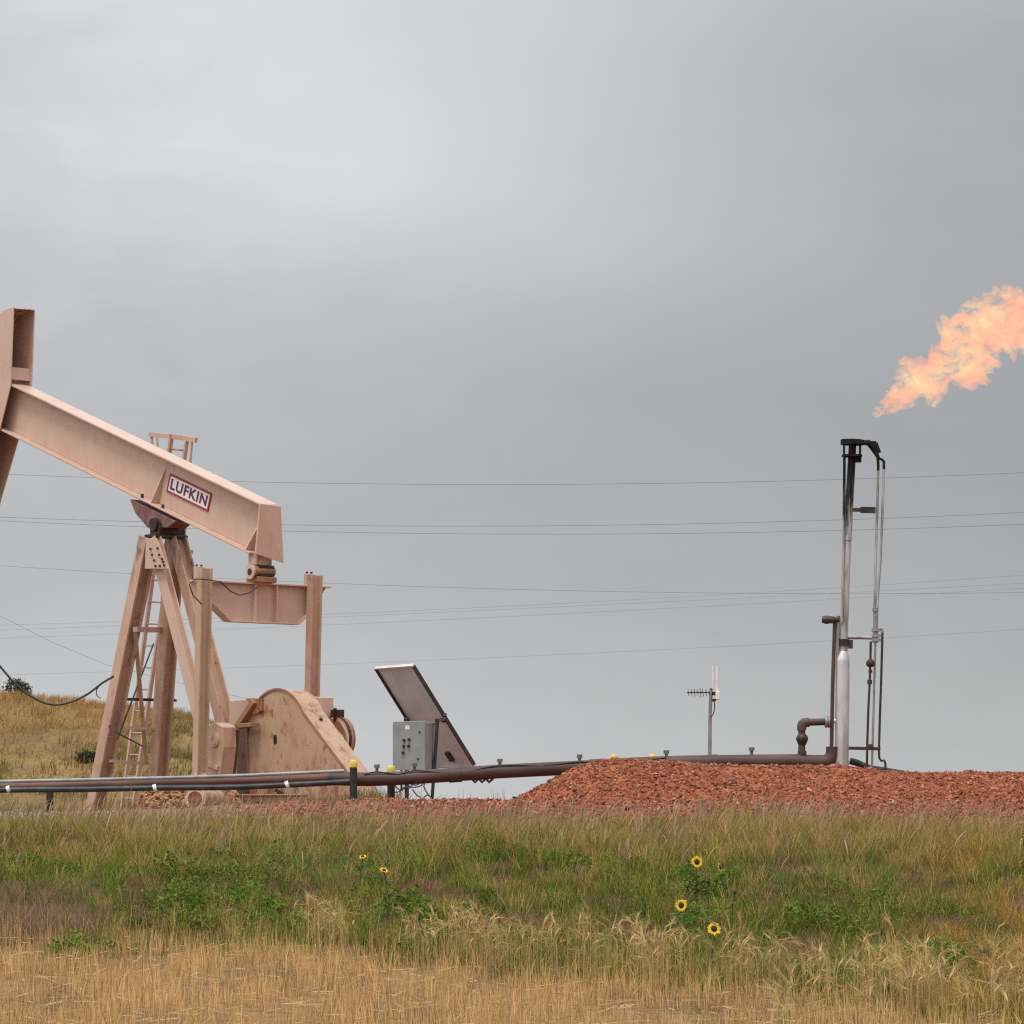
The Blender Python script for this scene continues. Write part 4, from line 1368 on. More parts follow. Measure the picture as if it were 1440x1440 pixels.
# ------------------------------------------------------------------ pipes running along the front of the site
YP = 52.0
def P(pts, Y=YP):
    return [at(px_, py_, Y) for px_, py_ in pts]
def smoothline(pts, step=0.35):
    """densify a polyline with Catmull-Rom"""
    p_ = [Vector(q_) for q_ in pts]
    p_ = [p_[0] * 2 - p_[1]] + p_ + [p_[-1] * 2 - p_[-2]]
    o_ = []
    for i in range(1, len(p_) - 2):
        nn = max(2, int((p_[i + 1] - p_[i]).length / step))
        for j in range(nn):
            t_ = j / nn
            a_, b_, c_, d_ = p_[i - 1], p_[i], p_[i + 1], p_[i + 2]
            o_.append(0.5 * ((2 * b_) + (c_ - a_) * t_ + (2 * a_ - 5 * b_ + 4 * c_ - d_) * t_ ** 2 + (3 * b_ - a_ - 3 * c_ + d_) * t_ ** 3))
    return o_ + [p_[-2]]
b0 = at(500, 1128, YP)
line = thing('pipeline', 'long brown pipe running low across the site to the flare stack', 'pipeline', b0)
obj('pipe', MB().tube(smoothline(P([(-160, 1110), (-20, 1107), (230, 1101), (470, 1094)])), 0.062, 14), PIPE_RED, line, off=b0)
obj('pipe', MB().tube(smoothline(P([(462, 1094), (520, 1096), (600, 1092), (700, 1085), (800, 1080), (930, 1073), (1040, 1071), (1125, 1070)])), 0.098, 16), PIPE, line, off=b0)
obj('pipe', MB().tube(smoothline(P([(1120, 1070), (1150, 1071), (1163, 1070), (1170, 1062), (1171, 1050)]), 0.08), 0.095, 16), PIPE, line, off=b0)
for px_, py_ in ((640, 1089.5), (838, 1078), (1000, 1072)):
    d_ = Vector((1, 0, 0.06)).normalized()
    c_ = at(px_, py_, YP)
    obj('coupling', MB().tube([c_ - d_ * 0.09, c_ + d_ * 0.09], 0.108, 16), PIPE, line, off=b0)
for px_, py_ in ((530, 1081), (583, 1079), (703, 1073), (815, 1067), (937, 1061), (1057, 1057)):
    a_ = at(px_, py_ + 10, YP)
    c_ = MB().tube([a_, at(px_, py_ - 4, YP)], 0.022, 8).tube([at(px_, py_ - 1, YP), at(px_, py_ - 6, YP)], 0.04, 8)
    c_.box((a_.x - 0.09, a_.y - 0.07, a_.z - 0.03), (a_.x + 0.09, a_.y + 0.07, a_.z + 0.02))
    obj('clamp_stud', c_, GREEN_CLAMP, line, off=b0)
for px_ in (668, 678, 688):
    c_ = at(px_, 1098, YP)
    rg = MB().tube([c_ + Vector((-0.05, 0, 0.04)), c_ + Vector((0.0, -0.03, -0.02)), c_ + Vector((0.05, 0, 0.03))], 0.022, 6)
    obj('lashing', rg, DARK_STEEL, line, off=b0)

cb = at(250, 1090, YP - 0.25)
tag(obj('conduit', MB().tube(smoothline(P([(-160, 1104), (0, 1099), (100, 1097), (300, 1092), (400, 1088), (484, 1084)], YP - 0.25)), 0.026, 10), CONDUIT, None, off=cb),
    'thin pale grey conduit running along the top front of the brown pipe', 'conduit')
hs0 = at(250, 1108, YP - 0.3)
hose = thing('hose', 'black hose tied along the lower front of the brown pipe at left', 'hose', hs0)
hl = smoothline(P([(-160, 1116), (0, 1111), (120, 1110), (220, 1108), (330, 1107), (420, 1103), (498, 1099)], YP - 0.3))
obj('tube', MB().tube(hl, 0.043, 10), RUBBER, hose, off=hs0)
for px_, py_ in ((12, 1110), (218, 1108), (404, 1103.5)):
    c_ = at(px_, py_, YP - 0.3)
    d_ = Vector((1, 0, 0.35)).normalized()
    obj('tie_band', MB().tube([c_ - d_ * 0.025, c_ + d_ * 0.025], 0.052, 12), WHITE, hose, off=hs0)
c0_ = at(760, 1070, YP)
sag = [(512, 1089), (530, 1085), (560, 1089), (583, 1083), (640, 1087), (703, 1076), (760, 1077), (815, 1071), (880, 1072), (937, 1065)]
tag(obj('cable', MB().tube(smoothline(P(sag, YP - 0.08), 0.2), 0.010, 6), RUBBER, None, off=c0_), 'thin dark cable sagging between studs on top of the brown pipe', 'cable')
# posts
def post(px_, top, bot, Y, r, mat, cap, name, label):
    b_ = at(px_, bot, Y)
    b_.z = min(b_.z, float(ground(b_.x, Y)) if px_ < 720 else float(mound_z(np.array(b_.x), np.array(Y)))) - 0.05
    t_ = thing(name, label, 'post', b_, 0, 'pipe support posts')
    T = at(px_, top, Y)
    obj('shaft', MB().tube([b_, T], r, 12), mat, t_, off=b_)
    if cap:
        obj('cap', MB().tube([T - Vector((0, 0, 0.05)), T + Vector((0, 0, 0.0)), T + Vector((0, 0, 0.04)), T + Vector((0, 0, 0.055))], [r * 1.04, r * 1.07, r * 1.0, r * 0.5], 12), YELLOW, t_, off=b_)
    return t_
post(70, 1114, 1146, YP, 0.05, DARK_STEEL, False, 'support_post', 'short bare grey post under the pipe at far left')
post(497, 1074, 1130, YP - 0.42, 0.052, BLACK, True, 'marker_post', 'black yellow-capped post in front of the pipe beside the belt guard')
post(550, 1082, 1128, YP + 0.25, 0.055, BLACK, True, 'marker_post', 'black yellow-capped post at the left edge of the grey control box')
post(863, 1066, 1090, YP + 0.3, 0.05, BLACK, True, 'marker_post', 'yellow-capped post end over the gravel mound crest, nearer the pumpjack')
post(918, 1066, 1090, YP + 0.3, 0.05, BLACK, True, 'marker_post', 'yellow-capped post end over the gravel mound crest, nearer the antenna')

# ------------------------------------------------------------------ control box
YB = 55.0
bb0 = at(585, 1128, YB)
boxt = thing('control_box', 'grey electrical control box with dark buttons on its door beside the pipe', 'control box', bb0)
sB = YB / FPX
# the box is turned a little, so that its right side shows
bA = R(-22)
bx, by = Vector((math.cos(bA), math.sin(bA), 0)), Vector((-math.sin(bA), math.cos(bA), 0))
# corner between door and side is the nearest edge, at px 597
cnr = at(597, 1080, YB)
wD, dD, zb0, zt0 = 0.50, 0.55, cnr.z - 0.02, at(597, 1015, YB).z
bx = Vector((0.93, -0.37, 0)).normalized()
by = Vector((0.37, 0.93, 0)).normalized()
def bq(a, b, c):
    return cnr + bx * a + by * b + Vector((0, 0, c - cnr.z))
enc = MB().hexa([bq(-wD, 0.03, zb0), bq(0, 0.03, zb0), bq(0, dD, zb0), bq(-wD, dD, zb0)], [bq(-wD, 0.03, zt0), bq(0, 0.03, zt0), bq(0, dD, zt0), bq(-wD, dD, zt0)])
obj('enclosure', enc, GREYBOX, boxt, off=bb0, bevel=0.008)
dr = MB().hexa([bq(-wD - 0.012, -0.012, zb0 - 0.01), bq(0.012, -0.012, zb0 - 0.01), bq(0.012, 0.027, zb0 - 0.01), bq(-wD - 0.012, 0.027, zb0 - 0.01)],
               [bq(-wD - 0.012, -0.012, zt0 + 0.01), bq(0.012, -0.012, zt0 + 0.01), bq(0.012, 0.027, zt0 + 0.01), bq(-wD - 0.012, 0.027, zt0 + 0.01)])
door = obj('door', dr, GREYBOX, boxt, off=bb0, bevel=0.006)
def on_door(px_, py_):
    k_ = (px_ - HX) / FPX
    a_ = (k_ * cnr.y - cnr.x) / (bx.x - k_ * bx.y)
    p_ = cnr + bx * a_
    return cnr + bx * a_ + Vector((0, 0, (HY - py_) / FPX * p_.y - cnr.z)) - by * 0.012
for (px_, py_) in ((569, 1041), (576, 1040), (568.5, 1049.5), (575.5, 1049), (567.5, 1058.5)):
    c_ = on_door(px_, py_)
    obj('button', MB().tube([c_ + by * 0.004, c_ - by * 0.03], 0.021, 10).bar(c_ - by * 0.03 + Vector((0, 0, 0.02)), c_ - by * 0.03 - Vector((0, 0, 0.02)), 0.012, 0.012), BLACK, door, off=bb0)
for (px_, py_) in ((590.5, 1029), (588.5, 1067)):
    c_ = on_door(px_, py_)
    obj('latch', MB().tube([c_ + by * 0.004, c_ - by * 0.02], 0.014, 8), BLACK, door, off=bb0)
c_ = on_door(573.5, 1023)
obj('name_plate', MB().hexa([c_ - bx * 0.035 - Vector((0, 0, 0.03)), c_ + bx * 0.035 - Vector((0, 0, 0.03)), c_ + bx * 0.035 + Vector((0, 0, 0.03)), c_ - bx * 0.035 + Vector((0, 0, 0.03))],
                           [c_ - bx * 0.035 - Vector((0, 0, 0.03)) - by * 0.004, c_ + bx * 0.035 - Vector((0, 0, 0.03)) - by * 0.004, c_ + bx * 0.035 + Vector((0, 0, 0.03)) - by * 0.004, c_ - bx * 0.035 + Vector((0, 0, 0.03)) - by * 0.004]), WHITE, door, off=bb0)
for px_, w_ in ((572, 0.065),):
    a_ = at(px_, 1134, YB + 0.2)
    b_ = at(px_, 1080, YB + 0.2)
    obj('leg', MB().bar(a_, b_, w_, w_, up=(0, 1, 0)), BLACK, boxt, off=bb0)
obj('leg', MB().bar(at(564.5, 1112, YB + 0.3), at(564.5, 1080, YB + 0.3), 0.03, 0.03, up=(0, 1, 0)), BLACK, boxt, off=bb0)
for pts_ in ([(555, 1104), (562, 1111), (572, 1108), (583, 1107), (592, 1105), (597, 1097)], [(554, 1114), (562, 1113), (566, 1108), (580, 1105)],
             [(598, 1099), (596, 1106), (600, 1114), (604, 1120)], [(580, 1110), (586, 1118), (592, 1122), (596, 1127)], [(595, 1128), (596, 1122), (601, 1118), (606, 1121), (607, 1128)],
             [(592, 1100), (586, 1104), (578, 1103)]):
    obj('cable', MB().tube(smoothline([at(a_, b_, YB + 0.12) for a_, b_ in pts_], 0.04), 0.011, 6), RUBBER, boxt, off=bb0)

# ------------------------------------------------------------------ solar panel on its post behind the box
YS0 = 56.2
tl, tr_ = at(528, 938, YS0 + 0.35), at(582, 934, YS0 - 0.35)
br_ = at(667, 1076, YS0 + 0.45)
Wv = tr_ - tl
Lv = br_ - tr_
Lv = Lv - Wv * (Lv.dot(Wv) / Wv.length_squared)      # square the panel up
nv = Wv.cross(Lv).normalized()
if nv.z < 0:
    nv = -nv
s0_ = at(619, 1130, YS0 + 0.1)
sol = thing('solar_panel', 'tilted solar panel seen from its grey underside behind the control box', 'solar panel', s0_)
def pq(a, b, c):
    return tl + Wv * a + Lv * b + nv * c
obj('back_sheet', MB().hexa([pq(.02, .01, -.004), pq(.98, .01, -.004), pq(.98, .99, -.004), pq(.02, .99, -.004)], [pq(.02, .01, .004), pq(.98, .01, .004), pq(.98, .99, .004), pq(.02, .99, .004)]), PANEL_BACK, sol, off=s0_)
obj('cell_face', MB().hexa([pq(.02, .01, .005), pq(.98, .01, .005), pq(.98, .99, .005), pq(.02, .99, .005)], [pq(.02, .01, .012), pq(.98, .01, .012), pq(.98, .99, .012), pq(.02, .99, .012)]), PANEL_CELL, sol, off=s0_)
fw, fl = 0.022 / Wv.length, 0.022 / Lv.length
for nm, a0, a1, b0_, b1, mt in (('frame_rail', 0, 1, -0.001, fl, ALU), ('frame_rail', 0, 1, 1 - fl, 1, ALU), ('frame_rail', 0, fw, fl + .0005, 1 - fl - .0005, DARK_STEEL), ('frame_rail', 1 - fw, 1, fl + .0005, 1 - fl - .0005, DARK_STEEL)):
    obj(nm, MB().hexa([pq(a0, b0_, -.045), pq(a1, b0_, -.045), pq(a1, b1, -.045), pq(a0, b1, -.045)], [pq(a0, b0_, .014), pq(a1, b0_, .014), pq(a1, b1, .014), pq(a0, b1, .014)]), mt, sol, off=s0_)
def under(px_, py_):
    """point on the panel's underside at a bearing"""
    d_ = at(px_, py_, 1.0)
    t_ = (tl - nv * 0.006).dot(nv) / d_.dot(nv)
    return d_ * t_
jc = under(633, 1063)
w1, l1 = Wv.normalized(), Lv.normalized()
jm = MB()
q0 = [jc + w1 * (sx * 0.05) + l1 * (sy * 0.085) for sx, sy in ((-1, -1), (1, -1), (1, 1), (-1, 1))]
jm.hexa(q0, [p_ - nv * 0.035 for p_ in q0])
obj('junction_box', jm, BLACK, sol, off=s0_)
pm = MB().bar(at(607, 1132, YB + .28), at(615.5, 1013, YB + .28), 0.05, 0.05, up=(0, 1, 0))
pm.bar(at(614, 1013, YB + .28), under(626, 1010), 0.05, 0.05)
pm.bar(under(623, 1014), under(627, 1003) - nv * 0.03, 0.06, 0.05)
pm.bar(at(570, 1014, YS0 - 0.2), under(571, 1010), 0.05, 0.05)
obj('mount', pm, BLACK, sol, off=s0_)

# ------------------------------------------------------------------ flare stack
YF = 52.0
f0 = at(1184, 1084, YF)
f0.z = float(mound_z(np.array(f0.x), np.array(YF))) - 0.02
flare = thing('flare_stack', 'tall narrow gas flare stack with a sooty black tip on red gravel', 'flare stack', f0)
def fob(name, mb, mat, par=flare):
    return obj(name, mb, mat, par, off=f0)
sF = YF / FPX
fob('lower_pipe', MB().tube([at(1183.5, 1090, YF), at(1185, 931, YF), at(1185.3, 926, YF), at(1186.2, 915, YF)], [.10, .10, .098, .055], 20), STACK)
fob('riser', MB().tube([at(1186, 917, YF), at(1190, 795, YF), at(1194, 712, YF), at(1197, 660, YF), at(1199, 624, YF)], [.058, .058, .058, .056, .054], 16), STACK_SOOT)
fob('joint', MB().tube([at(1191.5, 760, YF), at(1191.7, 755, YF)], .066, 16), STACK_UP)
fob('joint', MB().tube([at(1186, 908, YF), at(1186.3, 899, YF)], .085, 12).box((at(1193, 905, YF).x, YF - .05, at(1193, 912, YF).z), (at(1199, 905, YF).x, YF + .05, at(1199, 900, YF).z)), DARK_STEEL)
fob('side_tube', MB().tube([at(1184, 875, YF - .06), at(1186.5, 760, YF - .06), at(1187.5, 640, YF - .06)], .02, 8), STACK_SOOT)
cg = MB()
c_ = at(1198.5, 622, YF)
cg.ring(c_, (0.03, 0, 1), 0.05, 0.165, 0.07, 20)
cg.ring(at(1198, 641, YF), (0, 0, 1), 0.05, 0.145, 0.03, 20)
cg.box((at(1202, 641, YF).x, YF - .06, at(1202, 650, YF).z), (at(1211, 641, YF).x, YF + .06, at(1211, 641, YF).z))
for i in range(6):
    t_ = 2 * math.pi * i / 6 + 0.3
    o_ = Vector((0.13 * math.cos(t_), 0.13 * math.sin(t_), 0))
    cg.tube([at(1198, 641, YF) + o_, c_ + o_], 0.009, 6)
cg.box((at(1195, 618, YF).x, YF - .03, at(1195, 619, YF).z), (at(1200, 618, YF).x, YF + .03, at(1200, 617, YF).z))
fob('burner_ring', cg, SOOT)
pn = MB().tube([at(1212, 622, YF), at(1221, 622.5, YF), at(1227, 628, YF), at(1236, 645, YF)], [.03, .045, .05, .022], 10)
pn.bar(at(1222, 622, YF), at(1232, 622, YF), 0.05, 0.03).bar(at(1231, 623, YF), at(1236, 637, YF), 0.05, 0.06)
pn.tube([at(1236, 645, YF), at(1240, 646, YF), at(1243, 649, YF), at(1243, 660, YF)], 0.02, 8)
pn.tube([at(1234, 643, YF), at(1235, 652, YF), at(1235, 662, YF)], 0.02, 8)
fob('pilot_burner', pn, SOOT)
fob('pilot_tube', MB().tube([at(1235, 661, YF), at(1233.5, 720, YF), at(1231, 800, YF), at(1229.5, 890, YF)], 0.019, 8), STACK_UP)
fob('pilot_tube', MB().tube([at(1243, 659, YF), at(1241, 720, YF), at(1238, 790, YF), at(1233.5, 850, YF), at(1232.5, 890, YF)], 0.019, 8), STACK_UP)
fob('union', MB().tube([at(1231, 860, YF), at(1231, 855, YF)], 0.045, 10).tube([at(1231, 866, YF), at(1231, 884, YF)], 0.034, 10), GALV)
un = MB()
for a_, b_ in ((884, 888), (892, 896), (898, 902)):
    un.tube([at(1232, a_, YF), at(1232, b_, YF)], 0.065, 10)
fob('manifold', un.tube([at(1231, 884, YF), at(1231, 904, YF)], 0.04, 10).tube([at(1238, 884, YF), at(1241, 884, YF), at(1241, 890, YF)], 0.022, 8), GALV)
fob('strut', MB().bar(at(1199, 717, YF), at(1210, 717, YF), 0.04, 0.05).bar(at(1210, 717, YF), at(1231, 717.5, YF), 0.05, 0.085), DARK_STEEL)
fob('strut', MB().tube([at(1192, 896, YF), at(1229, 897, YF)], 0.026, 8), GALV)
fob('strut', MB().bar(at(1190, 1052, YF), at(1238, 1053, YF), 0.04, 0.045).bar(at(1219, 1049, YF), at(1227, 1049, YF), 0.05, 0.05), DARK_STEEL)
fob('supply_tube', MB().tube([at(1224.5, 902, YF), at(1224, 930, YF), at(1223, 960, YF), at(1221, 1000, YF), at(1219.5, 1050, YF), at(1219, 1086, YF)], 0.017, 8), DARK_STEEL)
fob('supply_tube', MB().tube([at(1231, 902, YF), at(1229.5, 960, YF), at(1227, 1050, YF), at(1226, 1086, YF)], 0.016, 8), GALV)
fob('supply_tube', MB().tube(smoothline([at(1241, 888, YF), at(1239, 960, YF), at(1237, 1020, YF), at(1236.5, 1066, YF), at(1243, 1069, YF), at(1245, 1074, YF), at(1245, 1083, YF)], 0.1), 0.017, 8), DARK_STEEL)
rg = MB().tube([at(1224, 927, YF), at(1224, 931, YF), at(1224, 936, YF), at(1224, 938, YF)], [.03, .06, .06, .03], 12)
fob('regulator', rg, DARK_STEEL)
fob('tube_fitting', MB().tube([at(1223, 956, YF), at(1223, 962, YF)], 0.035, 8), DARK_STEEL)
fob('tube_fitting', MB().tube([at(1224, 942, YF), at(1224, 946, YF)], 0.028, 8), DARK_STEEL)
fob('drain_pipe', MB().tube([at(1169, 1068, YF - .02), at(1171, 960, YF - .02), at(1174, 872, YF - .02)], 0.028, 10), PIPE)
fob('drain_pipe', MB().tube([at(1178, 930, YF - .03), at(1179, 866, YF - .03)], 0.024, 8), GALV)
ig = MB().tube([at(1156, 871, YF - .04), at(1161, 871.5, YF - .04), at(1172, 871.5, YF - .04)], [.045, .062, .05], 14)
ig.tube([at(1172, 871, YF - .04), at(1180, 871, YF - .04)], 0.04, 10)
fob('igniter_box', ig, DARK_STEEL)
inl = MB().tube([at(1163, 1015, YF), at(1181, 1013, YF)], 0.035, 12)
fob('inlet_stub', inl, STACK)
fl_ = MB().tube([at(1160, 1015, YF), at(1163, 1015, YF)], 0.085, 16).tube([at(1164, 1015, YF), at(1167, 1015, YF)], 0.085, 16)
fob('flange', fl_, GALV)
fob('inlet_pipe', MB().tube(smoothline([at(1160, 1015, YF), at(1145, 1015.5, YF), at(1133, 1016.5, YF), at(1127.5, 1020, YF), at(1127.5, 1028, YF), at(1127.5, 1066, YF)], 0.05), 0.05, 12), PIPE)
fob('elbow', MB().tube(smoothline([at(1138, 1016, YF), at(1130, 1016.5, YF), at(1127.5, 1020, YF), at(1127.5, 1027, YF)], 0.03), 0.066, 12), PIPE)
vl = MB().tube([at(1128, 1032, YF), at(1128, 1036, YF), at(1128, 1040, YF), at(1128, 1044, YF), at(1128, 1048, YF)], [.05, .082, .085, .07, .05], 12)
vl.tube([at(1128, 1056, YF), at(1128, 1068, YF)], 0.062, 12)
fob('valve', vl, DARK_STEEL)
hz = at(1262, 1080, YF + 0.4)
tag(obj('flare_hose', MB().tube(smoothline([at(1195, 1070, YF + .3), at(1206, 1073, YF + .3), at(1222, 1080, YF + .3), at(1245, 1084, YF + .3), at(1275, 1089, YF + .3), at(1300, 1094, YF + .3)], 0.1), 0.05, 10), RUBBER, None, off=hz),
    'black hose lying on the gravel to the right of the flare stack foot', 'hose')

# ------------------------------------------------------------------ flame blown to the right
FT = [(1226, 574), (1242, 556), (1257, 528), (1272, 503), (1293, 495), (1320, 474), (1350, 448), (1383, 415), (1440, 402), (1520, 380), (1600, 352), (1680, 318), (1720, 310)]
FB = [(1226, 590), (1258, 583), (1280, 574), (1300, 562), (1330, 556), (1375, 537), (1400, 520), (1415, 505), (1440, 500), (1520, 470), (1600, 428), (1680, 375), (1720, 330)]
ctr, rad = [], []
for a_, b_ in zip(FT, FB):
    A_, B_ = at(*a_, YF), at(*b_, YF)
    ctr.append((A_ + B_) / 2)
    rad.append((A_ - B_).length / 2 * 0.80)
cc = smoothline(ctr, 0.035)
tt = np.linspace(0, 1, len(cc))
# radii along the resampled line
segs = np.cumsum([0] + [(b_ - a_).length for a_, b_ in zip(ctr[:-1], ctr[1:])])
cl_ = np.cumsum([0] + [(b_ - a_).length for a_, b_ in zip(cc[:-1], cc[1:])])
rr = np.interp(cl_ / cl_[-1], segs / segs[-1], rad)
NSEG = 96
fv, ff = [], []
fbase = at(1232, 582, YF)
for i, p_ in enumerate(cc):
    d_ = (cc[min(i + 1, len(cc) - 1)] - cc[max(i - 1, 0)]).normalized()
    sx = d_.cross(Vector((0, 1, 0))).normalized()
    sy = sx.cross(d_)
    for k_ in range(NSEG):
        t_ = 2 * math.pi * k_ / NSEG
        dirv = sx * math.cos(t_) + sy * math.sin(t_)
        q_ = p_ + dirv * rr[i]
        w_ = q_ - d_ * (cl_[i] * 0.25)
        n1 = mnoise.fractal(w_ * 3.2, 0.9, 2.0, 4)
        n2 = mnoise.fractal(w_ * 9.0 + Vector((7, 3, 1)), 0.9, 2.1, 4)
        amp = rr[i] * (0.97 + 0.62 * n1 + 0.62 * n2)
        drift = 0.10 * n1 * rr[i]
        fv.append(p_ + dirv * max(amp, rr[i] * 0.15) + d_ * drift - fbase)
nr = len(cc)
for i in range(nr - 1):
    for k_ in range(NSEG):
        k2 = (k_ + 1) % NSEG
        ff.append((i * NSEG + k_, i * NSEG + k2, (i + 1) * NSEG + k2, (i + 1) * NSEG + k_))
ff.append(tuple(range(NSEG - 1, -1, -1)))
ff.append(tuple((nr - 1) * NSEG + k_ for k_ in range(NSEG)))
FLM, t, o = new_mat('flame')
tcn = t.nodes.new('ShaderNodeTexCoord')
mp = t.nodes.new('ShaderNodeMapping')
mp.inputs['Rotation'].default_value = (0, R(38), 0)
mp.inputs['Scale'].default_value = (0.62, 1, 1)
L(t, tcn.outputs['Object'], mp.inputs[0])
n1 = N(t, 'ShaderNodeTexNoise', Scale=5.6, Detail=8.0, Roughness=0.68, Distortion=1.1)
L(t, mp.outputs[0], n1.inputs['Vector'])
mr = t.nodes.new('ShaderNodeMapRange')
mr.interpolation_type = 'SMOOTHSTEP'
mr.inputs['From Min'].default_value = 0.455
mr.inputs['From Max'].default_value = 0.555
mr.inputs['To Min'].default_value = 0.1
mr.inputs['To Max'].default_value = 10.0
L(t, n1.outputs['Fac'], mr.inputs[0])
n2 = N(t, 'ShaderNodeTexNoise', Scale=3.0, Detail=7.0, Roughness=0.68, Distortion=0.9)
L(t, mp.outputs[0], n2.inputs['Vector'])
rm = t.nodes.new('ShaderNodeValToRGB')
L(t, n2.outputs['Fac'], rm.inputs[0])
e = rm.color_ramp.elements
e[0].position, e[0].color = 0.36, (0.82, 0.35, 0.255, 1)
e[1].position, e[1].color = 0.70, (0.98, 0.74, 0.36, 1)
e_ = rm.color_ramp.elements.new(0.5)
e_.color = (0.87, 0.455, 0.30, 1)
va = t.nodes.new('ShaderNodeVolumeAbsorption')
va.inputs['Color'].default_value = (0, 0, 0, 1)
L(t, mr.outputs[0], va.inputs['Density'])
em = t.nodes.new('ShaderNodeEmission')
L(t, rm.outputs[0], em.inputs['Color'])
L(t, mr.outputs[0], em.inputs['Strength'])
ad = t.nodes.new('ShaderNodeAddShader')
L(t, va.outputs[0], ad.inputs[0])
L(t, em.outputs[0], ad.inputs[1])
L(t, ad.outputs[0], o.inputs['Volume'])
fmsh = bpy.data.meshes.new('flame')
fmsh.from_pydata(fv, [], ff)
fmsh.materials.append(FLM)
bm_ = bmesh.new()
bm_.from_mesh(fmsh)
bmesh.ops.recalc_face_normals(bm_, faces=bm_.faces)
bm_.to_mesh(fmsh)
bm_.free()
flame = bpy.data.objects.new('flame', fmsh)
flame.location = fbase
COL.objects.link(flame)
tag(flame, 'ragged orange and yellow gas flame blown to the right above the flare stack', 'flame')

# ------------------------------------------------------------------ antenna mast behind the mound
YA = 70.0
a0_ = at(998, 1085, YA)
a0_.z = float(ground(a0_.x, YA)) - 0.02
ant = thing('antenna_mast', 'thin grey mast carrying a comb antenna and two white whips', 'antenna', a0_)
obj('pole', MB().tube([at(997.5, 1100, YA) * 1 if False else Vector((at(997.5, 1062, YA).x, YA, a0_.z)), at(998.5, 1009, YA), at(999.5, 970, YA)], [.036, .034, .03], 12), GALV, ant, off=a0_)
obj('boom', MB().tube([at(966, 974, YA), at(1006, 973.5, YA)], 0.013, 8), DARK_STEEL, ant, off=a0_)
for px_, hh in ((968, 4.5), (972.5, 5), (977, 5.5), (981, 5), (985, 7), (988.5, 5.5), (993, 5)):
    obj('element', MB().tube([at(px_ - 0.6, 974 - hh, YA), at(px_ + 0.6, 974 + hh, YA)], 0.007, 6), DARK_STEEL, ant, off=a0_)
br2 = MB().bar(at(997, 975, YA), at(1008, 976, YA), 0.05, 0.06).bar(at(1000, 968, YA), at(1000, 984, YA), 0.05, 0.05, up=(0, 1, 0)).bar(at(1001, 985, YA), at(1007, 984, YA), 0.04, 0.05)
obj('bracket', br2, DARK_STEEL, ant, off=a0_)
obj('whip', MB().tube([at(1002.5, 970, YA), at(1002.5, 936, YA)], 0.019, 8), WHITE, ant, off=a0_)
obj('whip', MB().tube([at(1008.5, 972, YA), at(1008.5, 936, YA)], 0.021, 8), WHITE, ant, off=a0_)
obj('radio_box', MB().box(tuple(at(1006, 984, YA) - Vector((0, .08, 0))), tuple(at(1012, 972, YA) + Vector((0, .08, 0)))), WHITE, ant, off=a0_, bevel=0.01)
obj('coax', MB().tube(smoothline([at(1004, 985, YA - .05), at(1005, 995, YA - .05), at(1003, 1004, YA - .05), at(999, 1009, YA - .05)], 0.05), 0.012, 6), RUBBER, ant, off=a0_)

# ------------------------------------------------------------------ power lines far behind
WIRES = [
 ([(0, 666), (130, 672), (380, 678.5), (600, 681.5), (780, 681), (1000, 678), (1180, 674), (1440, 665)], 'topmost thin power line across the grey sky, level with the flare tip', 1.0),
 ([(0, 727), (190, 733.5), (400, 738), (550, 740), (780, 739.5), (940, 736.5), (1180, 731.5), (1440, 720.5)], 'second power line from the top, upper wire of the close pair', 1.0),
 ([(0, 732.5), (187, 740), (400, 747), (600, 751), (780, 750.5), (990, 750), (1180, 745.5), (1440, 737.5)], 'third power line from the top, lower wire of the close pair', 1.0),
 ([(0, 796), (170, 805), (470, 821), (640, 826), (820, 831), (1000, 834), (1180, 835), (1440, 833)], 'fourth power line down, sloping from left to level right', 0.8),
 ([(0, 880), (160, 874), (455, 863), (700, 852), (940, 841), (1180, 829), (1440, 807)], 'faint power line rising to the right, upper of the three together', 0.5),
 ([(0, 886), (160, 881), (455, 868), (700, 856), (940, 846), (1180, 836), (1440, 819)], 'faint power line rising to the right, middle of the three together', 0.5),
 ([(0, 897), (160, 892), (455, 880), (700, 868), (940, 855), (1180, 841), (1440, 828)], 'faint power line rising to the right, lower of the three together', 0.5),
 ([(0, 948), (150, 946), (455, 935), (640, 927), (820, 918), (1000, 910), (1180, 901), (1440, 885)], 'lowest faint power line passing just above the solar panel', 0.5)]
YW = 150.0
for i, (pts_, lab, wk) in enumerate(WIRES):
    a_ = np.array(pts_)
    cf = np.polyfit(a_[:, 0] / 1000, a_[:, 1], 2 if i < 4 else 2)
    pxs = np.linspace(-500, 1950, 60)
    Yw = YW + i * 4
    w0 = at(720, float(np.polyval(cf, 0.72)), Yw)
    tag(obj('power_line', MB().tube([at(p_, float(np.polyval(cf, p_ / 1000)), Yw) for p_ in pxs], 0.0070 * wk * Yw / 150, 5), WIREM, None, off=w0), lab, 'power line', 'power lines crossing the sky')
w0 = at(75, 905, 150)
tag(obj('guy_wire', MB().tube([at(-300, 745, 150), at(0, 866, 150), at(75, 904, 150), at(150, 935, 150), at(260, 962, 150), at(420, 1000, 150), at(560, 1130, 150)], 0.006, 5), WIREM, None, off=w0), 'very faint slanting wire left of the pumpjack legs', 'wire')
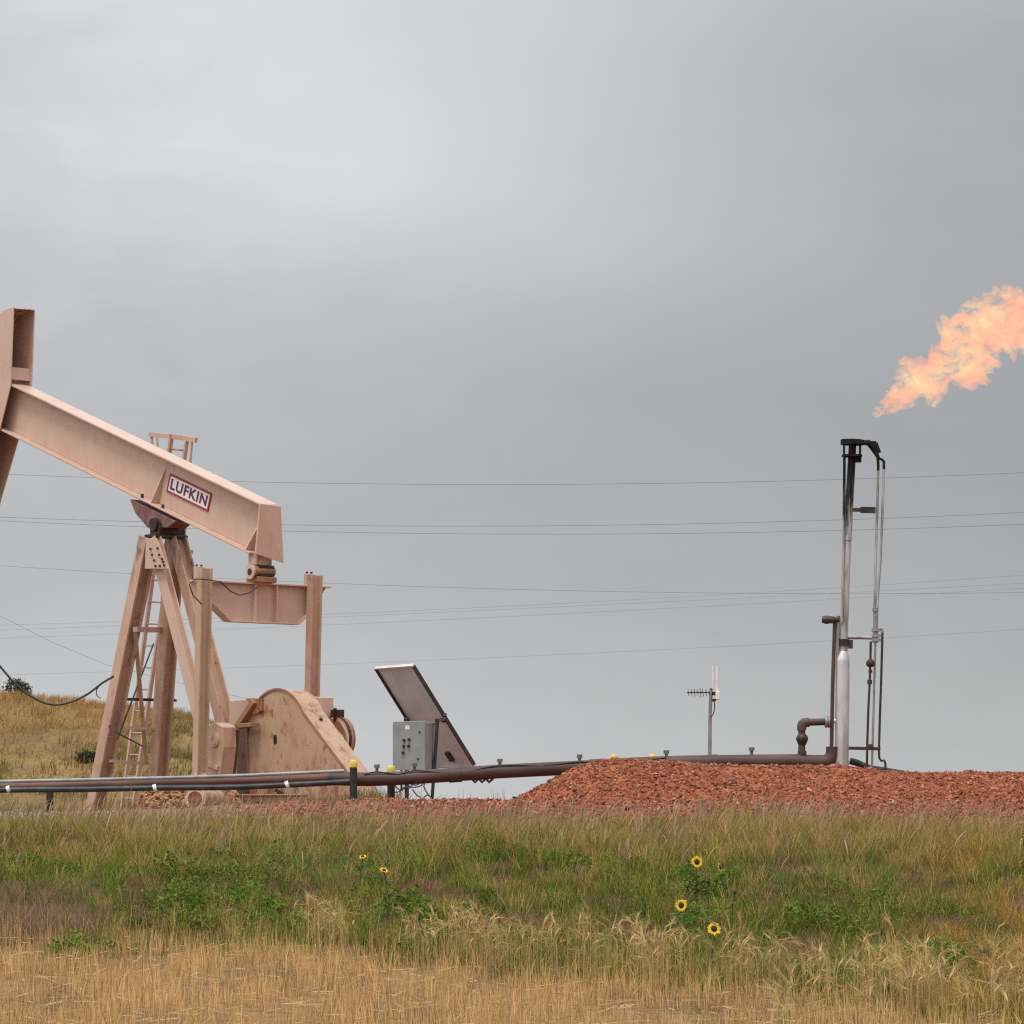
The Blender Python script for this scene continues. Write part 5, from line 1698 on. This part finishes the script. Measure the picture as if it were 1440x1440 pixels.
# heavy black cable swooping in from the left to the pumpjack leg
ca, cb_ = -0.95, -0.7
lp = [(-120, 760), (-60, 855), (-30, 900), (0, 937), (25, 965), (50, 983), (75, 991), (100, 987), (125, 975), (143, 961), (160, 951)]
h0 = at(75, 991, 65.5)
hc = thing('hanging_cable', 'black cable hanging in a deep loop left of the pumpjack legs', 'cable', h0)
obj('cable', MB().tube(smoothline([at(a_, b_, 65.6) for a_, b_ in lp], 0.1), [0.02] * len(smoothline([at(a_, b_, 65.6) for a_, b_ in lp], 0.1)), 8), RUBBER, hc, off=h0)
obj('loose_tail', MB().tube(smoothline([at(a_, b_, 65.6) for a_, b_ in ((141, 963), (136, 970), (136, 978), (142, 982))], 0.05), 0.009, 6), RUBBER, hc, off=h0)

# ------------------------------------------------------------------ small shrub on the hill crest
def shrub(px_, py_, Y, rad, hgt, cnt, label):
    bz_ = float(hill_z(np.array((px_ - HX) / FPX * Y), np.array(Y)))
    b_ = Vector(((px_ - HX) / FPX * Y, Y, bz_))
    s_ = thing('shrub', label, 'shrub', b_)
    tr = MB()
    for i in range(6):
        t_ = random.uniform(0, 6.28)
        tr.tube([(0, 0, -0.1), (math.cos(t_) * rad * 0.3, math.sin(t_) * rad * 0.3, hgt * 0.45), (math.cos(t_) * rad * 0.7, math.sin(t_) * rad * 0.7, hgt * 0.85)], [0.03, 0.02, 0.008], 5)
    obj('stem', tr, flat('shrub_bark', (0.07, 0.05, 0.03)), s_)
    p0 = RNG.normal(size=(cnt, 3))
    p0 /= np.linalg.norm(p0, axis=1)[:, None]
    p0 *= (RNG.uniform(0.3, 1, (cnt, 1)) ** 0.5) * np.array([rad, rad, hgt * 0.5])
    p0 *= 0.7 + 0.6 * RNG.uniform(0, 1, (cnt, 1))
    p0[:, 2] = np.abs(p0[:, 2] + hgt * 0.5)
    d = RNG.normal(size=(cnt, 3))
    d /= np.linalg.norm(d, axis=1)[:, None]
    sd = np.cross(d, RNG.normal(size=(cnt, 3)))
    sd /= np.linalg.norm(sd, axis=1)[:, None]
    l_ = RNG.uniform(0.06, 0.13, (cnt, 1))
    v_ = np.stack([p0, p0 + d * l_ * .5 + sd * l_ * .3, p0 + d * l_, p0 + d * l_ * .5 - sd * l_ * .3], 1).reshape(-1, 3)
    cc_ = np.repeat(C3((0.06, 0.075, 0.04)) * RNG.uniform(0.6, 1.5, (cnt, 1)), 4, 0)
    f_ = bulk('foliage', v_, np.arange(cnt * 4).reshape(-1, 4), np.zeros((0, 3), np.int32), cc_, LEAFM)
    f_.parent = s_
shrub(22, 984, 120, 0.40, 0.72, 620, 'small dark green shrub on the crest of the grassy hill')
shrub(34, 986, 120.5, 0.26, 0.52, 260, 'lower tuft of dark shrub just right of the hill crest shrub')
shrub(122, 1076, 100, 0.28, 0.34, 420, 'dark bush on the hill foot behind the left pumpjack leg')

# thin weed stalks standing beyond the pad, seen under the pipe
fs_ = Bulk()
n = 46
x = np.array([at(random.choice([random.uniform(615, 715), random.uniform(690, 712), random.uniform(500, 560)]), 1120, 58).x for i in range(n)])
y = RNG.uniform(57, 59, n)
h = RNG.uniform(0.08, 0.34, n)
cst = np.tile(C3((0.16, 0.12, 0.075)), (n, 1))
v, q, c = blades(x, y, ground(x, y), h, np.full(n, 0.009), RNG.uniform(0.0, 0.3, n), RNG.uniform(0, 6.28, n), cst, cst, 0.2, 4)
fs_.add(v, q, c)
n = 500
x = np.array([at(random.gauss(522, 22), 1120, 56).x for i in range(n)])
y = RNG.uniform(55, 58, n)
h = RNG.uniform(0.06, 0.32, n)
cst = lerp(C3((0.30, 0.22, 0.10)), C3((0.12, 0.12, 0.05)), RNG.uniform(0, 1, (n, 1)))
v, q, c = blades(x, y, ground(x, y), h, np.full(n, 0.012), RNG.uniform(0.1, 0.8, n), RNG.uniform(0, 6.28, n), cst, cst, 0.4, 4)
fs_.add(v, q, c)
fs_.build('weed_stalks', LEAFM, kind='stuff')

# ------------------------------------------------------------------ wild sunflowers on the bank
def petals_mesh(r_in, r_out, n_p):
    m_ = MB()
    for i in range(n_p):
        t_ = 2 * math.pi * i / n_p + random.uniform(-0.1, 0.1)
        ln = r_out * random.uniform(0.85, 1.1)
        wd = 0.30 * (r_out - r_in) * 1.1
        c_, s_ = math.cos(t_), math.sin(t_)
        def pt(r_, w_, z_):
            return (r_ * c_ - w_ * s_, r_ * s_ + w_ * c_, z_)
        dz_ = random.uniform(-0.006, 0.008)
        m_.add([pt(r_in * 0.8, -wd * 0.4, 0), pt(r_in * 0.8, wd * 0.4, 0), pt((r_in + ln) / 2, wd, 0.004), pt((r_in + ln) / 2, -wd, 0.004), pt(ln, 0, dz_)],
               [(0, 1, 2, 3), (3, 2, 4)])
    return m_
def sunflower(px_, py_, drop, size, yaw, pitch, label, spent=False):
    Y_ = Yof(py_ + drop)
    X_ = (px_ - HX) / FPX * Y_
    b_ = Vector((X_ + random.uniform(-0.04, 0.04), Y_ + 0.03, 0))
    b_.z = float(ground(b_.x, b_.y)) - 0.01
    hd = at(px_, py_, Y_)
    s_ = thing('sunflower', label, 'sunflower', b_, 0, 'wild sunflowers on the bank')
    hl_ = hd - b_
    obj('stem', MB().tube(smoothline([(0, 0, 0), (hl_.x * 0.35, hl_.y * 0.3 + 0.01, hl_.z * 0.55), tuple(hl_ + Vector((0, 0.015, -0.01)))], 0.04), 0.004, 6), STEMM, s_)
    for i in range(5):
        f = random.uniform(0.25, 0.85)
        t_ = random.uniform(0, 6.28)
        l_ = random.uniform(0.05, 0.085)
        o_ = Vector((hl_.x * f * 0.8, hl_.y * f * 0.6, hl_.z * f))
        dv = Vector((math.cos(t_), math.sin(t_) * 0.8, 0.25)).normalized()
        sv_ = dv.cross(Vector((0, 0, 1))).normalized()
        obj('leaf', MB().add([o_, o_ + dv * l_ * .45 + sv_ * l_ * .3, o_ + dv * l_ - Vector((0, 0, l_ * .2)), o_ + dv * l_ * .45 - sv_ * l_ * .3, o_ + dv * l_ * .5 + Vector((0, 0, l_ * .08))],
                             [(0, 1, 4), (1, 2, 4), (2, 3, 4), (3, 0, 4)]), PLEAF, s_)
    rot = Matrix.Translation(hl_) @ Matrix.Rotation(yaw, 4, 'Z') @ Matrix.Rotation(R(90) - pitch, 4, 'X')
    dm_ = MB().tube([(0, 0, -0.012), (0, 0, 0.0), (0, 0, 0.008), (0, 0, 0.012)], [size * 0.25, size * 0.42, size * 0.40, size * 0.2], 14)
    dm_.v = [tuple(rot @ Vector(p_)) for p_ in dm_.v]
    obj('disc', dm_, DISC, s_)
    if not spent:
        pm_ = petals_mesh(size * 0.40, size, 15)
        pm_.v = [tuple(rot @ Vector(p_)) for p_ in pm_.v]
        obj('petals', pm_, PETAL, s_)
sunflower(980, 1212, 52, 0.050, R(12), R(12), 'yellow sunflower facing us, topmost on the right bank')
sunflower(1012, 1220, 48, 0.046, R(72), R(18), 'yellow sunflower seen from its side, just right of the topmost one')
sunflower(958, 1273, 46, 0.048, R(-15), R(10), 'yellow sunflower with a dark disc, leftmost of the right cluster')
sunflower(1004, 1306, 75, 0.046, R(10), R(20), 'yellow sunflower lowest on the bank, near the wheat')
sunflower(540, 1224, 40, 0.036, R(30), R(58), 'yellow sunflower low in green weeds left of centre')
sunflower(510, 1205, 44, 0.032, R(-30), R(66), 'small yellow sunflower tilted upwards, upper one left of centre')
sunflower(1439, 1178, 40, 0.030, R(-70), R(40), 'yellow sunflower cut by the right edge of the picture')
sunflower(996, 1240, 46, 0.034, R(0), R(10), 'petalless dark sunflower head left of the other dark one', True)
sunflower(1033, 1255, 44, 0.034, R(10), R(5), 'petalless dark sunflower head standing furthest right in the cluster', True)
